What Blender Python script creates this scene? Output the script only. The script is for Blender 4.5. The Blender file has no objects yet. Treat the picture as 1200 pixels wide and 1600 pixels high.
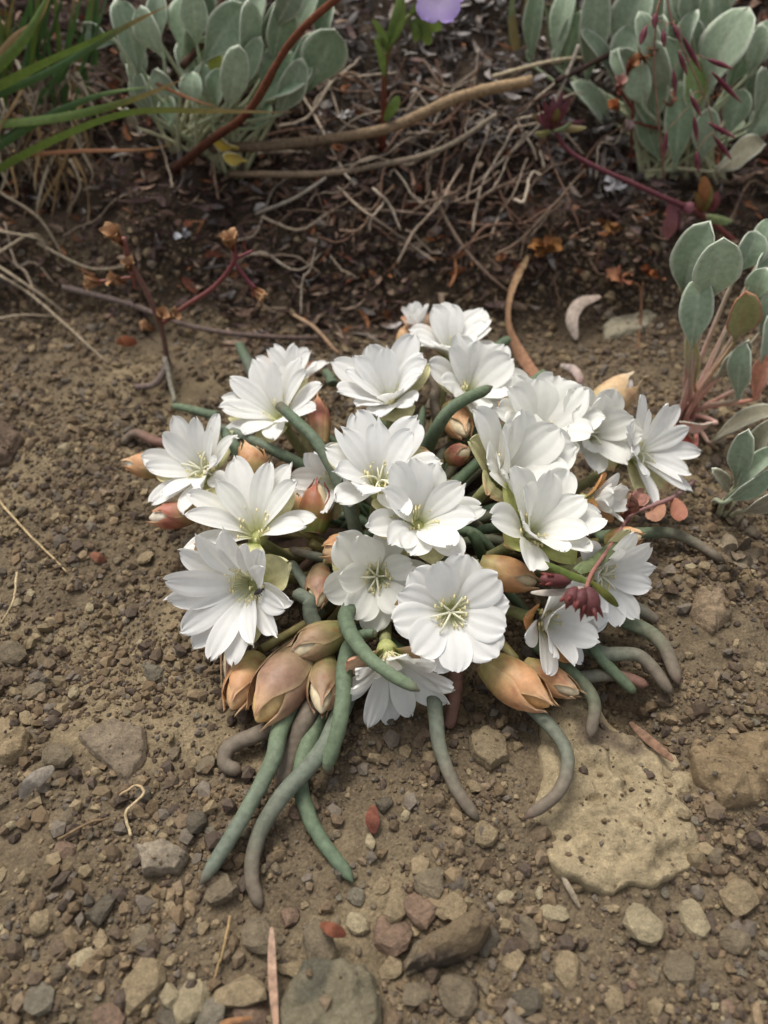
import bpy, bmesh, math, random
import numpy as np
from mathutils import Vector
from mathutils.bvhtree import BVHTree

random.seed(7)
RNG = np.random.default_rng(7)
SC = bpy.context.scene
COL = SC.collection

# ------------------------------------------------------------------ camera, sky, sun, exposure
CAM_Z, PITCH, FPX = 0.26, math.radians(45), 1209.0       # FPX: focal length in pixels of the 1200x1600 photograph
cam_data = bpy.data.cameras.new('camera')
cam = bpy.data.objects.new('camera', cam_data)
COL.objects.link(cam)
cam.location = (0, 0, CAM_Z)
cam.rotation_euler = (PITCH, 0, 0)
cam_data.sensor_fit = 'VERTICAL'
cam_data.sensor_height = 36
cam_data.lens = 36 * FPX / 1600
cam_data.clip_start = 0.005
cam_data.clip_end = 50
cam_data.dof.use_dof = True
cam_data.dof.focus_distance = 0.285
cam_data.dof.aperture_fstop = 8.5
SC.camera = cam

SUN_EL, SUN_AZ = 66, -35                                   # azimuth from +y (away from the camera) towards +x
world = bpy.data.worlds.new('World')
SC.world = world
world.use_nodes = True
wn = world.node_tree
bg = wn.nodes['Background']
sky = wn.nodes.new('ShaderNodeTexSky')
sky.sky_type = 'NISHITA'
sky.sun_disc = False
sky.sun_elevation = math.radians(SUN_EL)
sky.sun_rotation = math.radians(SUN_AZ)
sky.air_density = 1.0
sky.dust_density = 4.0
hsv = wn.nodes.new('ShaderNodeHueSaturation')              # thin cloud: the blue of the sky washed out
hsv.inputs['Saturation'].default_value = 0.22
wn.links.new(sky.outputs[0], hsv.inputs['Color'])
wn.links.new(hsv.outputs[0], bg.inputs['Color'])
bg.inputs['Strength'].default_value = 0.10

sun_data = bpy.data.lights.new('sun', 'SUN')
sun = bpy.data.objects.new('sun', sun_data)
COL.objects.link(sun)
sun_data.energy = 1.5
sun_data.angle = math.radians(24)
sun_data.color = (1.0, 0.95, 0.87)
_e, _a = math.radians(SUN_EL), math.radians(SUN_AZ)
sdir = Vector((math.cos(_e) * math.sin(_a), math.cos(_e) * math.cos(_a), math.sin(_e)))
sun.rotation_euler = sdir.to_track_quat('Z', 'Y').to_euler()

SC.view_settings.view_transform = 'Standard'
SC.view_settings.look = 'None'
SC.view_settings.gamma = 1.0
SC.view_settings.use_curve_mapping = False
SC.view_settings.exposure = 0.85
SC.cycles.use_denoising = True
SC.cycles.max_bounces = 8
SC.cycles.transparent_max_bounces = 8

# ------------------------------------------------------------------ small maths
RIGHT = np.array([1.0, 0, 0])
UP = np.array([0, math.cos(PITCH), math.sin(PITCH)])
FWD = np.array([0, math.sin(PITCH), -math.cos(PITCH)])
EYE = np.array([0, 0, CAM_Z])

def srgb(r, g, b):
    c = np.array([r, g, b]) / 255.0
    return np.where(c <= 0.04045, c / 12.92, ((c + 0.055) / 1.055) ** 2.4)

def ray(px, py):
    return FWD + RIGHT * (px - 600) / FPX + UP * (800 - py) / FPX

def norm(v):
    v = np.asarray(v, float)
    return v / (np.linalg.norm(v, axis=-1, keepdims=True) + 1e-12)

_tab = RNG.random((256, 256))
def vnoise(x, y, s, seed=0):
    x = np.asarray(x) * s + seed * 17.3 + 1000; y = np.asarray(y) * s + seed * 9.7 + 1000
    xi = np.floor(x).astype(int); yi = np.floor(y).astype(int)
    fx = x - xi; fy = y - yi
    fx = fx * fx * (3 - 2 * fx); fy = fy * fy * (3 - 2 * fy)
    a = _tab[xi % 256, yi % 256]; b = _tab[(xi + 1) % 256, yi % 256]
    c = _tab[xi % 256, (yi + 1) % 256]; d = _tab[(xi + 1) % 256, (yi + 1) % 256]
    return (a + (b - a) * fx) * (1 - fy) + (c + (d - c) * fx) * fy - 0.5

def sstep(a, b, t):
    t = np.clip((np.asarray(t, float) - a) / (b - a), 0, 1)
    return t * t * (3 - 2 * t)

def spline(pts, n):
    pts = np.asarray(pts, float)
    if len(pts) == 2:
        t = np.linspace(0, 1, n)[:, None]
        return pts[0] * (1 - t) + pts[1] * t
    p = np.vstack([2 * pts[0] - pts[1], pts, 2 * pts[-1] - pts[-2]])
    k = len(pts) - 1
    out = []
    for u in np.linspace(0, k, n):
        i = min(int(u), k - 1); f = u - i
        a, b, c, d = p[i], p[i + 1], p[i + 2], p[i + 3]
        out.append(0.5 * (2 * b + (c - a) * f + (2 * a - 5 * b + 4 * c - d) * f * f + (3 * b - a - 3 * c + d) * f ** 3))
    return np.array(out)

# ------------------------------------------------------------------ terrain
def flat(px, py):
    d = ray(px, py)
    return EYE - d * (CAM_Z / d[2])

BUMPS = []                                                  # (x, y, radius, height)
for px, py, r, h in [(1060, 930, .030, .012), (1150, 1080, .05, .010), (985, 1120, .013, -.013), (1020, 1085, .010, .004),
                     (100, 1290, .035, .005), (640, 1180, .03, .003), (150, 1000, .03, -.004), (60, 700, .05, .006),
                     (880, 480, .05, -.006), (900, 1230, .04, .003), (700, 1330, .03, .003)]:
    q = flat(px, py)
    BUMPS.append((q[0], q[1], r, h))

def height_fn(X, Y):
    z = np.zeros_like(X)
    edge = 0.405 + 0.02 * vnoise(X, Y, 9, 3) + 0.05 * np.clip(X - 0.05, 0, 0.2)
    d = np.clip(Y - edge, 0, None)
    z += 0.72 * d * sstep(0, 0.05, d) - 0.16 * np.clip(d - 0.25, 0, None)
    z = np.minimum(z, 0.36 + 0.1 * z)
    bank = sstep(0, 0.06, d)
    z += bank * (0.03 * vnoise(X, Y, 16, 1) + 0.020 * vnoise(X, Y, 38, 2))
    z += 0.006 * vnoise(X, Y, 14, 4) + 0.0045 * vnoise(X, Y, 40, 5) + 0.0028 * vnoise(X, Y, 95, 6)
    z += 0.0018 * vnoise(X, Y, 210, 7) + 0.0011 * np.abs(vnoise(X, Y, 420, 8)) + 0.0012 * vnoise(X, Y, 560, 9)
    for bx, by, r, h in BUMPS:
        z += h * np.exp(-((X - bx) ** 2 + (Y - by) ** 2) / (r * r))
    return z

def axis_coords(lo, a, b, hi, step, grow=1.25):
    mid = list(np.arange(a, b, step))
    s, v, up = step, mid[-1], []
    while v < hi:
        s = min(s * grow, 0.5); v += s; up.append(v)
    s, v, dn = step, mid[0], []
    while v > lo:
        s = min(s * grow, 0.5); v -= s; dn.append(v)
    return np.array(dn[::-1] + mid + up)

GX = axis_coords(-6, -0.27, 0.27, 6, 0.0013)
GY = axis_coords(-4, 0.03, 0.62, 8, 0.0013)
XX, YY = np.meshgrid(GX, GY, indexing='ij')
HH = height_fn(XX, YY)

def ground_z(x, y):
    x = np.asarray(x, float); y = np.asarray(y, float)
    i = np.clip(np.searchsorted(GX, x) - 1, 0, len(GX) - 2)
    j = np.clip(np.searchsorted(GY, y) - 1, 0, len(GY) - 2)
    fx = np.clip((x - GX[i]) / (GX[i + 1] - GX[i]), 0, 1); fy = np.clip((y - GY[j]) / (GY[j + 1] - GY[j]), 0, 1)
    return (HH[i, j] * (1 - fx) + HH[i + 1, j] * fx) * (1 - fy) + (HH[i, j + 1] * (1 - fx) + HH[i + 1, j + 1] * fx) * fy

_T = np.arange(0.12, 2.2, 0.0006)
def G(px, py, h=0.0):
    """the point at height h over the ground along a pixel's direction"""
    d = ray(px, py)
    p = EYE + d * _T[:, None]
    k = np.argmax(p[:, 2] - ground_z(p[:, 0], p[:, 1]) <= h)
    if k == 0:
        k = len(_T) - 1
    return p[k]

def Q(px, py, y):
    """the point at world depth y along a pixel's direction"""
    d = ray(px, py)
    return EYE + d * (y / d[1])

def mpp(p):
    """metres per photograph pixel at a point"""
    return float(np.dot(np.asarray(p) - EYE, FWD)) / FPX

# ------------------------------------------------------------------ object helpers
# colours below are read off the photograph; these turn them into base colours for its exposure
GAIN = {'petal_skin': 1.0, 'sepal_skin': 0.85, 'felted_leaf': 1.25, 'succulent_leaf': 0.84, 'dry_plant': 1.0, 'grass_blade': 0.8, 'soil': 0.76, 'soil_grain': 0.86, 'stone': 1.0, 'herb_skin': 0.72}  # soil set darker than its grains, painting shade into the crevices
def mesh_data(name, V, F, cols=None, mat=None, smooth=True):
    me = bpy.data.meshes.new(name)
    V = np.asarray(V, np.float32)
    if isinstance(F, np.ndarray):
        n, k = F.shape
        me.vertices.add(len(V)); me.vertices.foreach_set('co', V.ravel())
        me.loops.add(n * k); me.loops.foreach_set('vertex_index', F.astype(np.int32).ravel())
        me.polygons.add(n)
        me.polygons.foreach_set('loop_start', (np.arange(n) * k).astype(np.int32))
        me.update(calc_edges=True)
    else:
        me.from_pydata(V.tolist(), [], F)
    me.polygons.foreach_set('use_smooth', np.full(len(me.polygons), smooth))
    if cols is not None:
        cols = np.asarray(cols, np.float32)
        if cols.ndim == 1:
            cols = np.tile(cols, (len(V), 1))
        cols = cols * GAIN.get(mat.name if mat else '', 0.62)
        a = me.attributes.new('Col', 'FLOAT_COLOR', 'POINT')
        a.data.foreach_set('color', np.hstack([cols, np.ones((len(V), 1), np.float32)]).astype(np.float32).ravel())
    if mat is not None:
        me.materials.append(mat)
    me.update()
    return me

ORIGIN = {}
def link(o, origin, parent=None):
    origin = np.asarray(origin, float)
    COL.objects.link(o)
    if parent is not None:
        o.parent = parent
        o.location = Vector(origin - ORIGIN[parent])
    else:
        o.location = Vector(origin)
    ORIGIN[o] = origin
    return o

def tag(o, label=None, cat=None, group=None, kind=None):
    for k, v in (('label', label), ('category', cat), ('group', group), ('kind', kind)):
        if v:
            o[k] = v
    return o

def thing(name, origin, label, cat, group=None):
    o = bpy.data.objects.new(name, None)
    o.empty_display_size = 0.01
    return tag(link(o, origin), label, cat, group)

def obj(name, V, F, cols, mat, parent=None, origin=None, smooth=True):
    V = np.asarray(V, float)
    if origin is None:
        origin = V.mean(axis=0)
    return link(bpy.data.objects.new(name, mesh_data(name, V - origin, F, cols, mat, smooth)), origin, parent)

def grid_faces(n, m, wrap=False, off=0):
    F = []
    for i in range(n - 1):
        for j in range(m if wrap else m - 1):
            k = (j + 1) % m
            F.append((off + i * m + j, off + i * m + k, off + (i + 1) * m + k, off + (i + 1) * m + j))
    return F

def tube(path, rad, sides=8, flatten=1.0, up=None):
    """rings along a path; returns vertices, faces and each vertex's place 0..1 along it"""
    path = np.asarray(path, float); n = len(path)
    rad = np.broadcast_to(np.asarray(rad, float), (n,))
    T = norm(np.gradient(path, axis=0))
    u = np.array(up if up is not None else [0.13, 0.2, 1.0], float)
    V = []
    a = np.linspace(0, 2 * math.pi, sides, endpoint=False)
    for i in range(n):
        u = norm(u - T[i] * np.dot(u, T[i]))
        w = np.cross(T[i], u)
        V.append(path[i] + rad[i] * (np.outer(np.cos(a), w) + flatten * np.outer(np.sin(a), u)))
    V = np.vstack(V)
    F = grid_faces(n, sides, True)
    V = np.vstack([V, path[:1], path[-1:]])
    k = n * sides
    F += [(k, (j + 1) % sides, j) for j in range(sides)]
    F += [(k + 1, (n - 1) * sides + j, (n - 1) * sides + (j + 1) % sides) for j in range(sides)]
    t = np.concatenate([np.repeat(np.linspace(0, 1, n), sides), [0, 1]])
    return V, F, t

def merge(parts):
    V, F, C, o = [], [], [], 0
    for v, f, c in parts:
        V.append(v); F += [tuple(i + o for i in q) for q in f]
        c = np.asarray(c, float)
        C.append(np.tile(c, (len(v), 1)) if c.ndim == 1 else c)
        o += len(v)
    return np.vstack(V), F, np.vstack(C)

def mixc(a, b, t):
    t = np.asarray(t, float)[:, None]
    return np.asarray(a) * (1 - t) + np.asarray(b) * t

# ------------------------------------------------------------------ materials
def new_mat(name):
    m = bpy.data.materials.new(name)
    m.use_nodes = True
    nt = m.node_tree
    return m, nt, nt.nodes['Principled BSDF'], nt.nodes['Material Output']

def N(nt, t, **kw):
    n = nt.nodes.new(t)
    for k, v in kw.items():
        if k in n.inputs:
            n.inputs[k].default_value = v
        else:
            setattr(n, k, v)
    return n

def organic(name, rough=0.6, nscale=500, var=0.25, bump=0.3, bscale=900, transl=0.0, stretch=None, spec=0.35, sss=0.0, dist=0.0004, fuzz=0.0):
    m, nt, p, out = new_mat(name)
    L = nt.links.new
    att = N(nt, 'ShaderNodeAttribute', attribute_name='Col')
    geo = N(nt, 'ShaderNodeNewGeometry')
    noi = N(nt, 'ShaderNodeTexNoise', Scale=nscale, Detail=4.0, Roughness=0.6)
    L(geo.outputs['Position'], noi.inputs['Vector'])
    mr = N(nt, 'ShaderNodeMapRange')
    mr.inputs['From Min'].default_value = 0.25; mr.inputs['From Max'].default_value = 0.75
    mr.inputs['To Min'].default_value = 1 - var; mr.inputs['To Max'].default_value = 1 + var
    L(noi.outputs['Fac'], mr.inputs['Value'])
    mul = N(nt, 'ShaderNodeVectorMath', operation='MULTIPLY')
    L(att.outputs['Color'], mul.inputs[0]); L(mr.outputs[0], mul.inputs[1])
    L(mul.outputs[0], p.inputs['Base Color'])
    p.inputs['Roughness'].default_value = rough
    p.inputs['Specular IOR Level'].default_value = spec
    if fuzz:
        p.inputs['Sheen Weight'].default_value = fuzz
        p.inputs['Sheen Roughness'].default_value = 0.5
    if sss:
        p.inputs['Subsurface Weight'].default_value = sss
        p.inputs['Subsurface Radius'].default_value = (0.002, 0.0016, 0.001)
        p.inputs['Subsurface Scale'].default_value = 1.0
    if bump:
        bn = N(nt, 'ShaderNodeTexNoise', Scale=bscale, Detail=3.0)
        L(geo.outputs['Position'], bn.inputs['Vector'])
        b = N(nt, 'ShaderNodeBump', Strength=bump, Distance=dist)
        L(bn.outputs['Fac'], b.inputs['Height']); L(b.outputs[0], p.inputs['Normal'])
    if transl:
        tr = N(nt, 'ShaderNodeBsdfTranslucent')
        L(mul.outputs[0], tr.inputs['Color'])
        mx = N(nt, 'ShaderNodeMixShader', Fac=transl)
        L(p.outputs[0], mx.inputs[1]); L(tr.outputs[0], mx.inputs[2]); L(mx.outputs[0], out.inputs['Surface'])
    return m

M_PETAL = organic('petal_skin', 0.55, 300, 0.04, 0.12, 1400, transl=0.32, spec=0.25, dist=0.0003)
M_SEPAL = organic('sepal_skin', 0.5, 260, 0.25, 0.25, 900, transl=0.12, spec=0.35)
M_FLESH = organic('succulent_leaf', 0.62, 420, 0.30, 0.28, 1500, spec=0.22)
M_FELT = organic('felted_leaf', 0.85, 420, 0.22, 0.5, 2200, transl=0.14, spec=0.15, fuzz=0.25)
M_HERB = organic('herb_skin', 0.55, 400, 0.25, 0.3, 1200, transl=0.12, spec=0.3)
M_GRASS = organic('grass_blade', 0.5, 250, 0.22, 0.2, 900, transl=0.22, spec=0.35)
M_DRY = organic('dry_plant', 0.85, 420, 0.45, 0.7, 1300, transl=0.05, spec=0.15)
M_GRAIN = organic('soil_grain', 0.95, 900, 0.3, 0.8, 2600, spec=0.1, dist=0.0003)
M_CHITIN = organic('beetle_shell', 0.3, 600, 0.2, 0.1, 900, spec=0.6)

def soil_material():
    m, nt, p, out = new_mat('soil')
    L = nt.links.new
    att = N(nt, 'ShaderNodeAttribute', attribute_name='Col')
    geo = N(nt, 'ShaderNodeNewGeometry')
    prev = att.outputs['Color']
    for sc, var in ((60, 0.18), (260, 0.3), (1100, 0.4)):
        n = N(nt, 'ShaderNodeTexNoise', Scale=sc, Detail=5.0, Roughness=0.65)
        L(geo.outputs['Position'], n.inputs['Vector'])
        mr = N(nt, 'ShaderNodeMapRange')
        mr.inputs['From Min'].default_value = 0.25; mr.inputs['From Max'].default_value = 0.75
        mr.inputs['To Min'].default_value = 1 - var; mr.inputs['To Max'].default_value = 1 + var
        L(n.outputs['Fac'], mr.inputs['Value'])
        mul = N(nt, 'ShaderNodeVectorMath', operation='MULTIPLY')
        L(prev, mul.inputs[0]); L(mr.outputs[0], mul.inputs[1])
        prev = mul.outputs[0]
    L(prev, p.inputs['Base Color'])
    p.inputs['Roughness'].default_value = 0.96
    p.inputs['Specular IOR Level'].default_value = 0.1
    vor = N(nt, 'ShaderNodeTexVoronoi', Scale=650.0)
    fine = N(nt, 'ShaderNodeTexNoise', Scale=1500.0, Detail=6.0, Roughness=0.7)
    L(geo.outputs['Position'], vor.inputs['Vector']); L(geo.outputs['Position'], fine.inputs['Vector'])
    b1 = N(nt, 'ShaderNodeBump', Strength=0.7, Distance=0.0009); b1.invert = True
    b2 = N(nt, 'ShaderNodeBump', Strength=0.8, Distance=0.0006)
    L(vor.outputs['Distance'], b1.inputs['Height']); L(fine.outputs['Fac'], b2.inputs['Height'])
    L(b1.outputs[0], b2.inputs['Normal']); L(b2.outputs[0], p.inputs['Normal'])
    return m
M_SOIL = soil_material()

def stone_material(name, use_attr):
    m, nt, p, out = new_mat(name)
    L = nt.links.new
    geo = N(nt, 'ShaderNodeNewGeometry')
    if use_attr:
        base = N(nt, 'ShaderNodeAttribute', attribute_name='Col').outputs['Color']
    else:
        info = N(nt, 'ShaderNodeObjectInfo')
        cr = N(nt, 'ShaderNodeValToRGB')
        stops = [(0, (116, 102, 84)), (.2, (98, 88, 76)), (.38, (140, 124, 98)), (.55, (86, 80, 74)), (.68, (124, 114, 96)), (.8, (108, 104, 98)),
                 (.88, (122, 94, 80)), (.93, (152, 138, 112)), (1, (78, 72, 68))]
        while len(cr.color_ramp.elements) < len(stops):
            cr.color_ramp.elements.new(0.5)
        for e, (pos, c) in zip(cr.color_ramp.elements, stops):
            e.position = pos; e.color = (*srgb(*c), 1)
        cr.color_ramp.interpolation = 'CONSTANT'
        L(info.outputs['Random'], cr.inputs[0])
        base = cr.outputs[0]
    prev = base
    for sc, var in ((120, 0.22), (520, 0.28), (1800, 0.3)):
        n = N(nt, 'ShaderNodeTexNoise', Scale=sc, Detail=4.0, Roughness=0.65)
        L(geo.outputs['Position'], n.inputs['Vector'])
        mr = N(nt, 'ShaderNodeMapRange')
        mr.inputs['From Min'].default_value = 0.25; mr.inputs['From Max'].default_value = 0.75
        mr.inputs['To Min'].default_value = 1 - var; mr.inputs['To Max'].default_value = 1 + var
        L(n.outputs['Fac'], mr.inputs['Value'])
        mul = N(nt, 'ShaderNodeVectorMath', operation='MULTIPLY')
        L(prev, mul.inputs[0]); L(mr.outputs[0], mul.inputs[1])
        prev = mul.outputs[0]
    L(prev, p.inputs['Base Color'])
    p.inputs['Roughness'].default_value = 0.88
    p.inputs['Specular IOR Level'].default_value = 0.2
    fine = N(nt, 'ShaderNodeTexNoise', Scale=1300.0, Detail=6.0, Roughness=0.75)
    lump = N(nt, 'ShaderNodeTexNoise', Scale=330.0, Detail=5.0, Roughness=0.65)
    L(geo.outputs['Position'], fine.inputs['Vector']); L(geo.outputs['Position'], lump.inputs['Vector'])
    b1 = N(nt, 'ShaderNodeBump', Strength=0.8, Distance=0.0022)
    b2 = N(nt, 'ShaderNodeBump', Strength=0.8, Distance=0.0008)
    L(lump.outputs['Fac'], b1.inputs['Height']); L(b1.outputs[0], b2.inputs['Normal'])
    L(fine.outputs['Fac'], b2.inputs['Height']); L(b2.outputs[0], p.inputs['Normal'])
    return m
M_STONE = stone_material('stone', True)

# ------------------------------------------------------------------ the ground
SOIL = srgb(118, 104, 84); DUST = srgb(142, 126, 100); HUMUS = srgb(60, 49, 43)
def build_ground():
    n, m = HH.shape
    V = np.stack([XX, YY, HH], -1).reshape(-1, 3)
    i = np.arange(n - 1)[:, None]; j = np.arange(m - 1)[None, :]
    a = i * m + j
    F = np.stack([a, a + m, a + m + 1, a + 1], -1).reshape(-1, 4)
    x, y = V[:, 0], V[:, 1]
    hum = sstep(0.355, 0.44, y + 0.06 * vnoise(x, y, 22, 11) + 0.03 * vnoise(x, y, 70, 12) - 0.25 * np.clip(-x - .05, 0, .12))
    du = sstep(0.0, 0.3, vnoise(x, y, 26, 13) + 0.5 * vnoise(x, y, 70, 14))
    C = mixc(SOIL, DUST, du)
    C = C * (1 - 0.85 * hum[:, None]) + HUMUS * 0.85 * hum[:, None]
    o = obj('ground', V, F, C, M_SOIL, origin=np.zeros(3))
    tag(o, 'dry crumbly brown soil rising to a dark bank behind', 'ground', kind='structure')
build_ground()

# ------------------------------------------------------------------ rocks
def ico(sub):
    bm = bmesh.new()
    bmesh.ops.create_icosphere(bm, subdivisions=sub, radius=1)
    V = np.array([v.co[:] for v in bm.verts]); F = np.array([[v.index for v in f.verts] for f in bm.faces])
    bm.free()
    return V, F
ICO = {k: ico(k) for k in (1, 2, 3, 4)}

def angular(sub, rng, planes=9, rough=0.03):
    V, F = ICO[sub]
    n = norm(rng.normal(size=(planes, 3)))
    n = np.vstack([n, [[0, 0, 1], [0, 0, -1]]])
    d = rng.uniform(0.55, 1.0, planes + 2)
    den = V @ n.T
    r = np.min(np.where(den > 1e-3, d / np.maximum(den, 1e-3), 9), axis=1)
    r = np.minimum(r, 1.15) * (1 + rough * rng.normal(size=len(V)))
    return V * r[:, None], F

def rotz(V, a):
    c, s = math.cos(a), math.sin(a)
    return V @ np.array([[c, s, 0], [-s, c, 0], [0, 0, 1]])

ROCKS = []
def slab_rock(name, poly, hgt, col, label, group=None, rough=0.0012, dome=0.35, tilt=0.0, seed=1, patch=None, sink=0.006):
    """a stone with the outline given, lying bedded in the ground"""
    pts = np.array([G(px, py, 0)[:2] for px, py in poly])
    c = pts.mean(axis=0)
    k = 110
    closed = np.vstack([pts, pts[:1]])
    seg = np.linalg.norm(np.diff(closed, axis=0), axis=1); cum = np.concatenate([[0], np.cumsum(seg)])
    s = np.linspace(0, cum[-1], k, endpoint=False)
    rim = np.stack([np.interp(s, cum, closed[:, i]) for i in (0, 1)], 1)
    rim = 0.5 * rim + 0.25 * (np.roll(rim, 1, 0) + np.roll(rim, -1, 0))
    size = np.linalg.norm(rim - c, axis=1).mean()
    rim += (rim - c) * (0.16 * vnoise(rim[:, 0], rim[:, 1], 0.9 / size, seed)[:, None] + 0.14 * vnoise(rim[:, 0], rim[:, 1], 3 / size, seed + 1)[:, None] + 0.07 * vnoise(rim[:, 0], rim[:, 1], 9 / size, seed + 7)[:, None])
    fr = np.concatenate([np.linspace(0.03, 0.86, 34), [0.9, 0.94, 0.97, 0.99, 1.0, 1.02, 1.02]])
    zc = float(ground_z(*c))
    V = []
    for f in fr:
        xy = c + (rim - c) * f
        prof = hgt * ((1 - dome) + dome * (1 - f ** 2)) * (1 - sstep(0.90, 1.0, f) * 0.45)
        g = ground_z(xy[:, 0], xy[:, 1])
        base = 0.5 * zc + 0.5 * g
        d1 = vnoise(xy[:, 0], xy[:, 1], 55, seed) * rough * 3 + vnoise(xy[:, 0], xy[:, 1], 160, seed + 2) * rough * 2 + vnoise(xy[:, 0], xy[:, 1], 430, seed + 3) * rough * 1.3 + np.abs(vnoise(xy[:, 0], xy[:, 1], 100, seed + 4)) * rough * 3
        z = base + prof + d1 + tilt * ((xy - c) @ np.array([0.6, 0.8]))
        V.append(np.column_stack([xy, z]))
    V[-1][:, 2] = ground_z(V[-1][:, 0], V[-1][:, 1]) - sink
    V[-2][:, 2] = np.minimum(V[-2][:, 2], V[-3][:, 2] - hgt * 0.3)
    Vv = np.vstack(V + [np.array([[c[0], c[1], V[0][:, 2].mean()]])])
    n = len(fr)
    F = grid_faces(n, k, True)
    F += [(n * k, (j + 1) % k, j) for j in range(k)]
    F = [f[::-1] for f in F]
    C = np.tile(col, (len(Vv), 1))
    if patch is not None:
        w = sstep(0.05, 0.25, vnoise(Vv[:, 0], Vv[:, 1], 60, seed + 5) + 0.4 * vnoise(Vv[:, 0], Vv[:, 1], 200, seed + 6))
        C = C * (1 - w[:, None]) + np.asarray(patch) * w[:, None]
    ROCKS.append((Vv[:, :2].min(0), Vv[:, :2].max(0), BVHTree.FromPolygons([Vector(v) for v in Vv], F)))
    o = obj(name, Vv, F, C, M_STONE, origin=np.array([c[0], c[1], zc]))
    return tag(o, label, 'stone', group)

slab_rock('rock', [(845, 1120), (905, 1100), (960, 1150), (1040, 1190), (1080, 1215), (1108, 1290), (1082, 1350), (1030, 1385), (960, 1402), (880, 1375), (832, 1290), (850, 1200)],
          0.0045, srgb(162, 146, 116), 'large flat sandy rock bedded in the soil under the bitterroot leaves', rough=0.0021, dome=0.8, seed=3, patch=srgb(118, 104, 86))
slab_rock('stone', [(128, 1155), (180, 1128), (232, 1140), (228, 1190), (200, 1230), (162, 1195)], 0.005, srgb(128, 114, 96),
          'flat wedge shaped grey brown stone alone on bare soil', seed=5, patch=srgb(112, 100, 86), rough=0.0008)
slab_rock('stone', [(216, 1328), (258, 1316), (300, 1340), (282, 1368), (228, 1372)], 0.006, srgb(142, 130, 112), 'small pale grey stone beside the tip of a long green leaf', seed=7, rough=0.0008)
slab_rock('stone', [(731, 1160), (755, 1141), (790, 1163), (793, 1190), (765, 1208), (736, 1187)], 0.006, srgb(128, 114, 90), 'smooth rounded tan stone inside the curve of a fallen leaf', seed=9, rough=0.0004, dome=0.2)
slab_rock('stone', [(632, 1522), (655, 1480), (745, 1426), (770, 1458), (742, 1495), (680, 1518)], 0.011, srgb(118, 102, 80), 'long dark brown split stone among gravel', seed=11, tilt=0.12, patch=srgb(88, 78, 66), rough=0.001)
slab_rock('stone', [(432, 1590), (480, 1512), (540, 1500), (588, 1535), (594, 1600), (580, 1660), (440, 1660)], 0.010, srgb(116, 108, 88), 'big grey green speckled stone beside the tan pine needle', seed=13, patch=srgb(94, 90, 76), rough=0.001)
slab_rock('stone', [(-50, 650), (5, 660), (38, 690), (20, 728), (-50, 745)], 0.008, srgb(104, 88, 74), 'flat brown stone half sunk in the dark soil by the bank', seed=15)
slab_rock('stone', [(-8, 1140), (22, 1128), (48, 1150), (42, 1180), (10, 1196), (-15, 1180)], 0.007, srgb(146, 128, 100), 'round sandy stone near a grey wood chip', seed=17)
slab_rock('stone', [(938, 515), (962, 496), (1020, 474), (1030, 490), (1002, 524), (948, 535)], 0.005, srgb(146, 138, 118), 'pale chalky flat stone near the curled white petal', seed=19, rough=0.0006)
slab_rock('stone', [(1072, 1180), (1130, 1148), (1215, 1155), (1225, 1255), (1125, 1262), (1085, 1225)], 0.006, srgb(132, 114, 88), 'soil covered lump of stone beside the large flat rock', seed=21, rough=0.002, dome=0.7)
slab_rock('stone', [(1076, 965), (1090, 922), (1128, 924), (1142, 968), (1112, 992)], 0.007, srgb(136, 118, 96), 'rounded brown stone sunk in the mound beyond the drooping leaves', seed=23, rough=0.001, dome=0.7)

PCLASS = [('grey brown', (116, 104, 85)), ('dark grey', (96, 88, 75)), ('tan', (138, 122, 96)), ('pale sandy', (150, 137, 110)), ('dull grey', (116, 108, 93)), ('reddish brown', (124, 103, 86))]
PWEIGHT = [0, 0, 0, 0, 0, 1, 2, 2, 2, 2, 3, 3, 4, 5]
PEB = [[mesh_data('pebble', *angular(2, np.random.default_rng(100 + k + 20 * c), planes=8, rough=0.018), srgb(*col), M_STONE, smooth=False) for k in range(8)] for c, (_, col) in enumerate(PCLASS)]

def pebble(x, y, w, d, h, rot, proto, big, sunk=0.35, cls=None):
    cls = random.choice(PWEIGHT) if cls is None else cls
    o = bpy.data.objects.new('pebble', PEB[cls][proto % 8])
    o.scale = (w, d, h)
    o.rotation_euler = (random.uniform(-.25, .25), random.uniform(-.25, .25), rot)
    link(o, (x, y, float(ground_z(x, y)) + h * (0.75 - sunk)))
    nm = PCLASS[cls][0]
    return tag(o, ('large angular %s pebble among finer gravel' if big else 'small %s pebble on loose crumbly soil') % nm, 'pebble', ('large %s pebbles' if big else 'small %s pebbles') % nm)

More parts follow.
